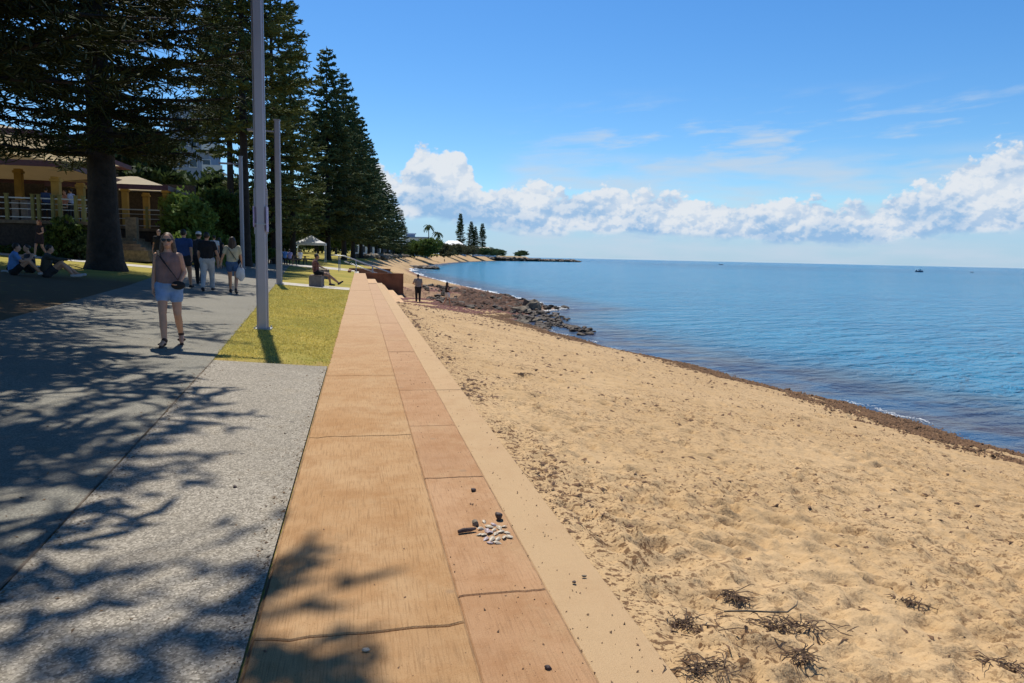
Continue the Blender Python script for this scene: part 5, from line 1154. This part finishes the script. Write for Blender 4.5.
# shells and stones on the promenade
M_shell = flat('shell', (.50, .41, .29), .5, var=.25, scale=60, bump=.3, bscale=200, bdist=.002); M_shellp = flat('shell_pink', (.42, .33, .33), .5, var=.25, scale=60)
M_stoned = flat('dark_stone', (.06, .035, .03), .7, var=.4, scale=40, bump=.4, bscale=100)
PZ = -.004
def shell(px, py, s_, seed, label=None, group='shells in the little pile'):
    d = pray(px, py); t = (PZ+.008-EYE[2])/d.z; p = Vector(EYE)+d*t; mb = MB(); nr_, ns = 7, 11; V = []; F = []
    for a_ in range(nr_+1):
        for b_ in range(ns+1):
            u = a_/nr_; v = -1.25+2.5*b_/ns; rdg = 1+.06*math.cos(b_*math.pi); V.append((math.sin(v)*u*s_, math.cos(v)*u*s_-s_*.5, s_*.42*math.sin(u*math.pi*.75+.2)*rdg*math.cos(v*.9)))
    for a_ in range(nr_):
        for b_ in range(ns): q = a_*(ns+1)+b_; F.append((q, q+1, q+ns+2, q+ns+1))
    mb.add(V, F); n_ = len(V); mb.add([(x, y, z-.0025) for x, y, z in V], [tuple(reversed(f)) for f in F])
    o = mb.build('shell', M_shellp if seed % 4 == 0 else M_shell, None, True, (p.x, p.y, PZ+.002)); gg = random.Random(seed)
    o.rotation_euler = (gg.uniform(-.35, .35), gg.uniform(-.3, .3), gg.uniform(0, 6.28)); return tag(o, label or 'small pale seashell in the little pile on the rose paving', 'shell', group)
spots = [(484, 521), (481, 528), (489, 526), (494, 524), (499, 527), (504, 526), (484, 534), (490, 532), (496, 533), (501, 531), (507, 532), (486, 538), (492, 538), (498, 538), (504, 537), (490, 542), (497, 542), (509, 536), (480, 534), (487, 530), (494, 529)]
for i, (px, py) in enumerate(spots): shell(px, py, .022+.012*((i*7) % 5)/5, i+1)
def stone(px, py, r_, label, mt_, seed, lift=None, cat='stone', name='stone', zz=PZ):
    d = pray(px, py); t = (zz+r_[2]*.5-EYE[2])/d.z; p = Vector(EYE)+d*t; mb = MB(); rock(mb, (0, 0, 0), r_, seed); return tag(mb.build(name, mt_, None, True, (p.x, p.y, zz+r_[2]*.55)), label, cat)
stone(499, 517, (.034, .026, .032), 'dark rounded stone standing behind the shell pile', M_stoned, 3)
stone(473, 490, (.022, .020, .016), 'small dark stone alone on the paving above the shell pile', M_stoned, 5)
stone(475, 523, (.034, .022, .022), 'grey chipped stone at the upper left of the shell pile', M_rock, 8)
stone(235, 487, (.018, .016, .012), 'small black pebble on the pale speckled paving', M_stoned, 9, zz=.012)
stone(574, 582, (.012, .011, .008), 'tiny dark pebble on the coping right of the shells', M_stoned, 10)
stone(548, 668, (.016, .011, .010), 'small dark chip near the bottom edge on the rose paving', M_stoned, 11)
stone(584, 576, (.018, .008, .006), 'tiny flat grey chip on the sandy coping', M_rock, 12)
stone(366, 650, (.022, .015, .005), 'flat pale chip beside the crack in the orange paving', M_shell, 13, zz=.001)
d = pray(467, 530); t = (PZ+.015-EYE[2])/d.z; p = Vector(EYE)+d*t; mb = MB(); mb.tube([(-.05, -.012, .0), (-.02, -.002, .004), (.02, .004, .003), (.05, .01, .006)], [.010, .013, .012, .007], 8)
tag(mb.build('driftwood', flat('driftwood', (.09, .06, .05), .9, var=.4, scale=50), None, True, (p.x, p.y, PZ+.012)), 'short dark piece of driftwood at the left of the shell pile', 'driftwood')
# sand and grit specks on the coping
g = np.random.RandomState(18); pts = []; ln = []
while len(pts) < 700:
    y = math.exp(g.uniform(math.log(1.8), math.log(25))); x = g.uniform(.5, 1.12) if g.rand() < .75 else g.uniform(-.4, .5)
    pts.append((x, y)); ln.append(abs(g.normal(0, .006))+.004)
tag(scraps('grit', pts, ln, .6, .5, M_debris, 6, lambda x, y: -.004 if x < .83 else -.008), 'tiny dark grit specks on the coping and paving', 'grit', kind='stuff')
# foam along the lapping edge
M_foam = flat('foam', (.74, .76, .76), .8, var=.1); g = np.random.RandomState(12); pts = []; ln = []
for (ya, yb, o0, wd, n, sz) in [(14.0, 17.0, .28, .10, 420, .05), (23, 29, .2, .12, 260, .06), (30, 37, .15, .14, 300, .07), (46, 53, .2, .35, 500, .16), (55, 66, .15, .3, 600, .2), (66, 130, .2, .45, 2200, .35), (130, 250, .3, .9, 1800, .7)]:
    for _ in range(n):
        y = g.uniform(ya, yb)
        if noise.noise(V3((y*(1.6 if y < 60 else .25), 2, ya)))+.25 < g.uniform(-.3, .5): continue
        pts.append((float(Xs(y))+o0+g.normal(0, wd)*.6, y)); ln.append(sz*g.uniform(.4, 1.5))
tag(scraps('foam', pts, ln, .4, .06, M_foam, 21, lambda x, y: SEA+.045, ang=1.6, da=.5), 'thin broken line of white foam where ripples meet the shore', 'foam', kind='stuff')
# boats
M_hull = flat('boat_hull', (.05, .08, .14), .5)
def boat(px, py, L, label, cabin=True):
    d = pray(px, py); t = (SEA-EYE[2])/d.z; p = Vector(EYE)+d*t; r = empty('boat', (p.x, p.y, SEA), -YAW+.2, label, 'boat', 'boats near the horizon')
    mb = MB(); n = 9; V = []; F = []
    for i in range(n):
        u = i/(n-1); x = (u-.5)*L; b = .17*L*(1-max(0, (u-.55)/.45)**2)*(.9+.1*min(1, u*4)); s_ = .13*L*(1+.35*u*u)
        V += [(x, -b, s_), (x, -b*.7, -.05), (x, b*.7, -.05), (x, b, s_)]
    for i in range(n-1):
        for q in range(3): a = i*4+q; F.append((a, a+4, a+5, a+1))
        F.append((i*4, i*4+3, i*4+7, i*4+4))
    F += [(0, 1, 2, 3), ((n-1)*4+3, (n-1)*4+2, (n-1)*4+1, (n-1)*4)]; mb.add(V, F); mb.build('hull', M_hull, r)
    if cabin: mb = MB(); mb.box(-.1*L, .15*L, -.1*L, .1*L, .13*L, .30*L); mb.box(-.13*L, .17*L, -.11*L, .11*L, .302*L, .325*L); mb.build('cabin', M_offw, r)
    mb = MB(); mb.box(-.46*L, -.40*L, -.05*L, .05*L, .10*L, .24*L); mb.build('outboard_motor', c_black, r)
    return r
boat(919.5, 272, 5.2, 'small dark boat with a cabin, largest of the three near the horizon')
boat(972, 272.5, 2.6, 'tiny boat right of the largest one, close to the horizon', False)
boat(721, 264.8, 5.0, 'tiny boat near the horizon left of the other two', False)
# short blades over the front lawn
g = np.random.RandomState(33); n = 30000; y = np.exp(g.uniform(math.log(9.72), math.log(30), n)); xl = prf(y)-.03; x = xl+(-.40-xl)*g.rand(n); z = land_z(x, y); a = g.uniform(0, 6.28, n); hgt = g.uniform(.008, .026, n)*(1+.02*y)*np.where(y < 10.4+.5*np.sin(x*5), (g.rand(n) < .25), 1); wd = .003*(1+.12*y)
lx, ly = g.normal(0, .015, n), g.normal(0, .015, n)
V = np.stack([np.stack([x-np.cos(a)*wd, y-np.sin(a)*wd, z], 1), np.stack([x+np.cos(a)*wd, y+np.sin(a)*wd, z], 1), np.stack([x+lx, y+ly, z+hgt], 1)], 1).reshape(-1, 3)
tag(np_mesh('grass_blades', V, np.arange(3*n).reshape(-1, 3), flat('blade', (.50, .40, .10), .8, var=.3, scale=1.5, trans=(.7, .62, .15), island=.5)), 'short mown yellow green grass on the front lawn', 'grass', kind='stuff')

# litter blown over the paving
g = np.random.RandomState(61); pts = []; ln = []
while len(pts) < 2600:
    y = math.exp(g.uniform(math.log(1.9), math.log(30))); k = g.rand()
    if k < .35: x = float(prf(y))+g.normal(0, .05)
    elif k < .6: x = -.43-abs(g.normal(0, .05))
    else: x = g.uniform(-4.6, -.45)
    if y > 9.7 and x > float(prf(y))-.05: continue
    pts.append((x, y)); ln.append((.006+abs(g.normal(0, .008)))*(1+.04*y))
tag(scraps('leaf_litter', pts, ln, .25, .25, flat('litter', (.12, .075, .04), .9, var=.5, scale=30, island=.8), 9, lambda x, y: float(land_z(x, y))+(.0115 if x > prf(y) else .007)), 'tiny brown pine litter along the joints of the grey paving', 'litter', kind='stuff')
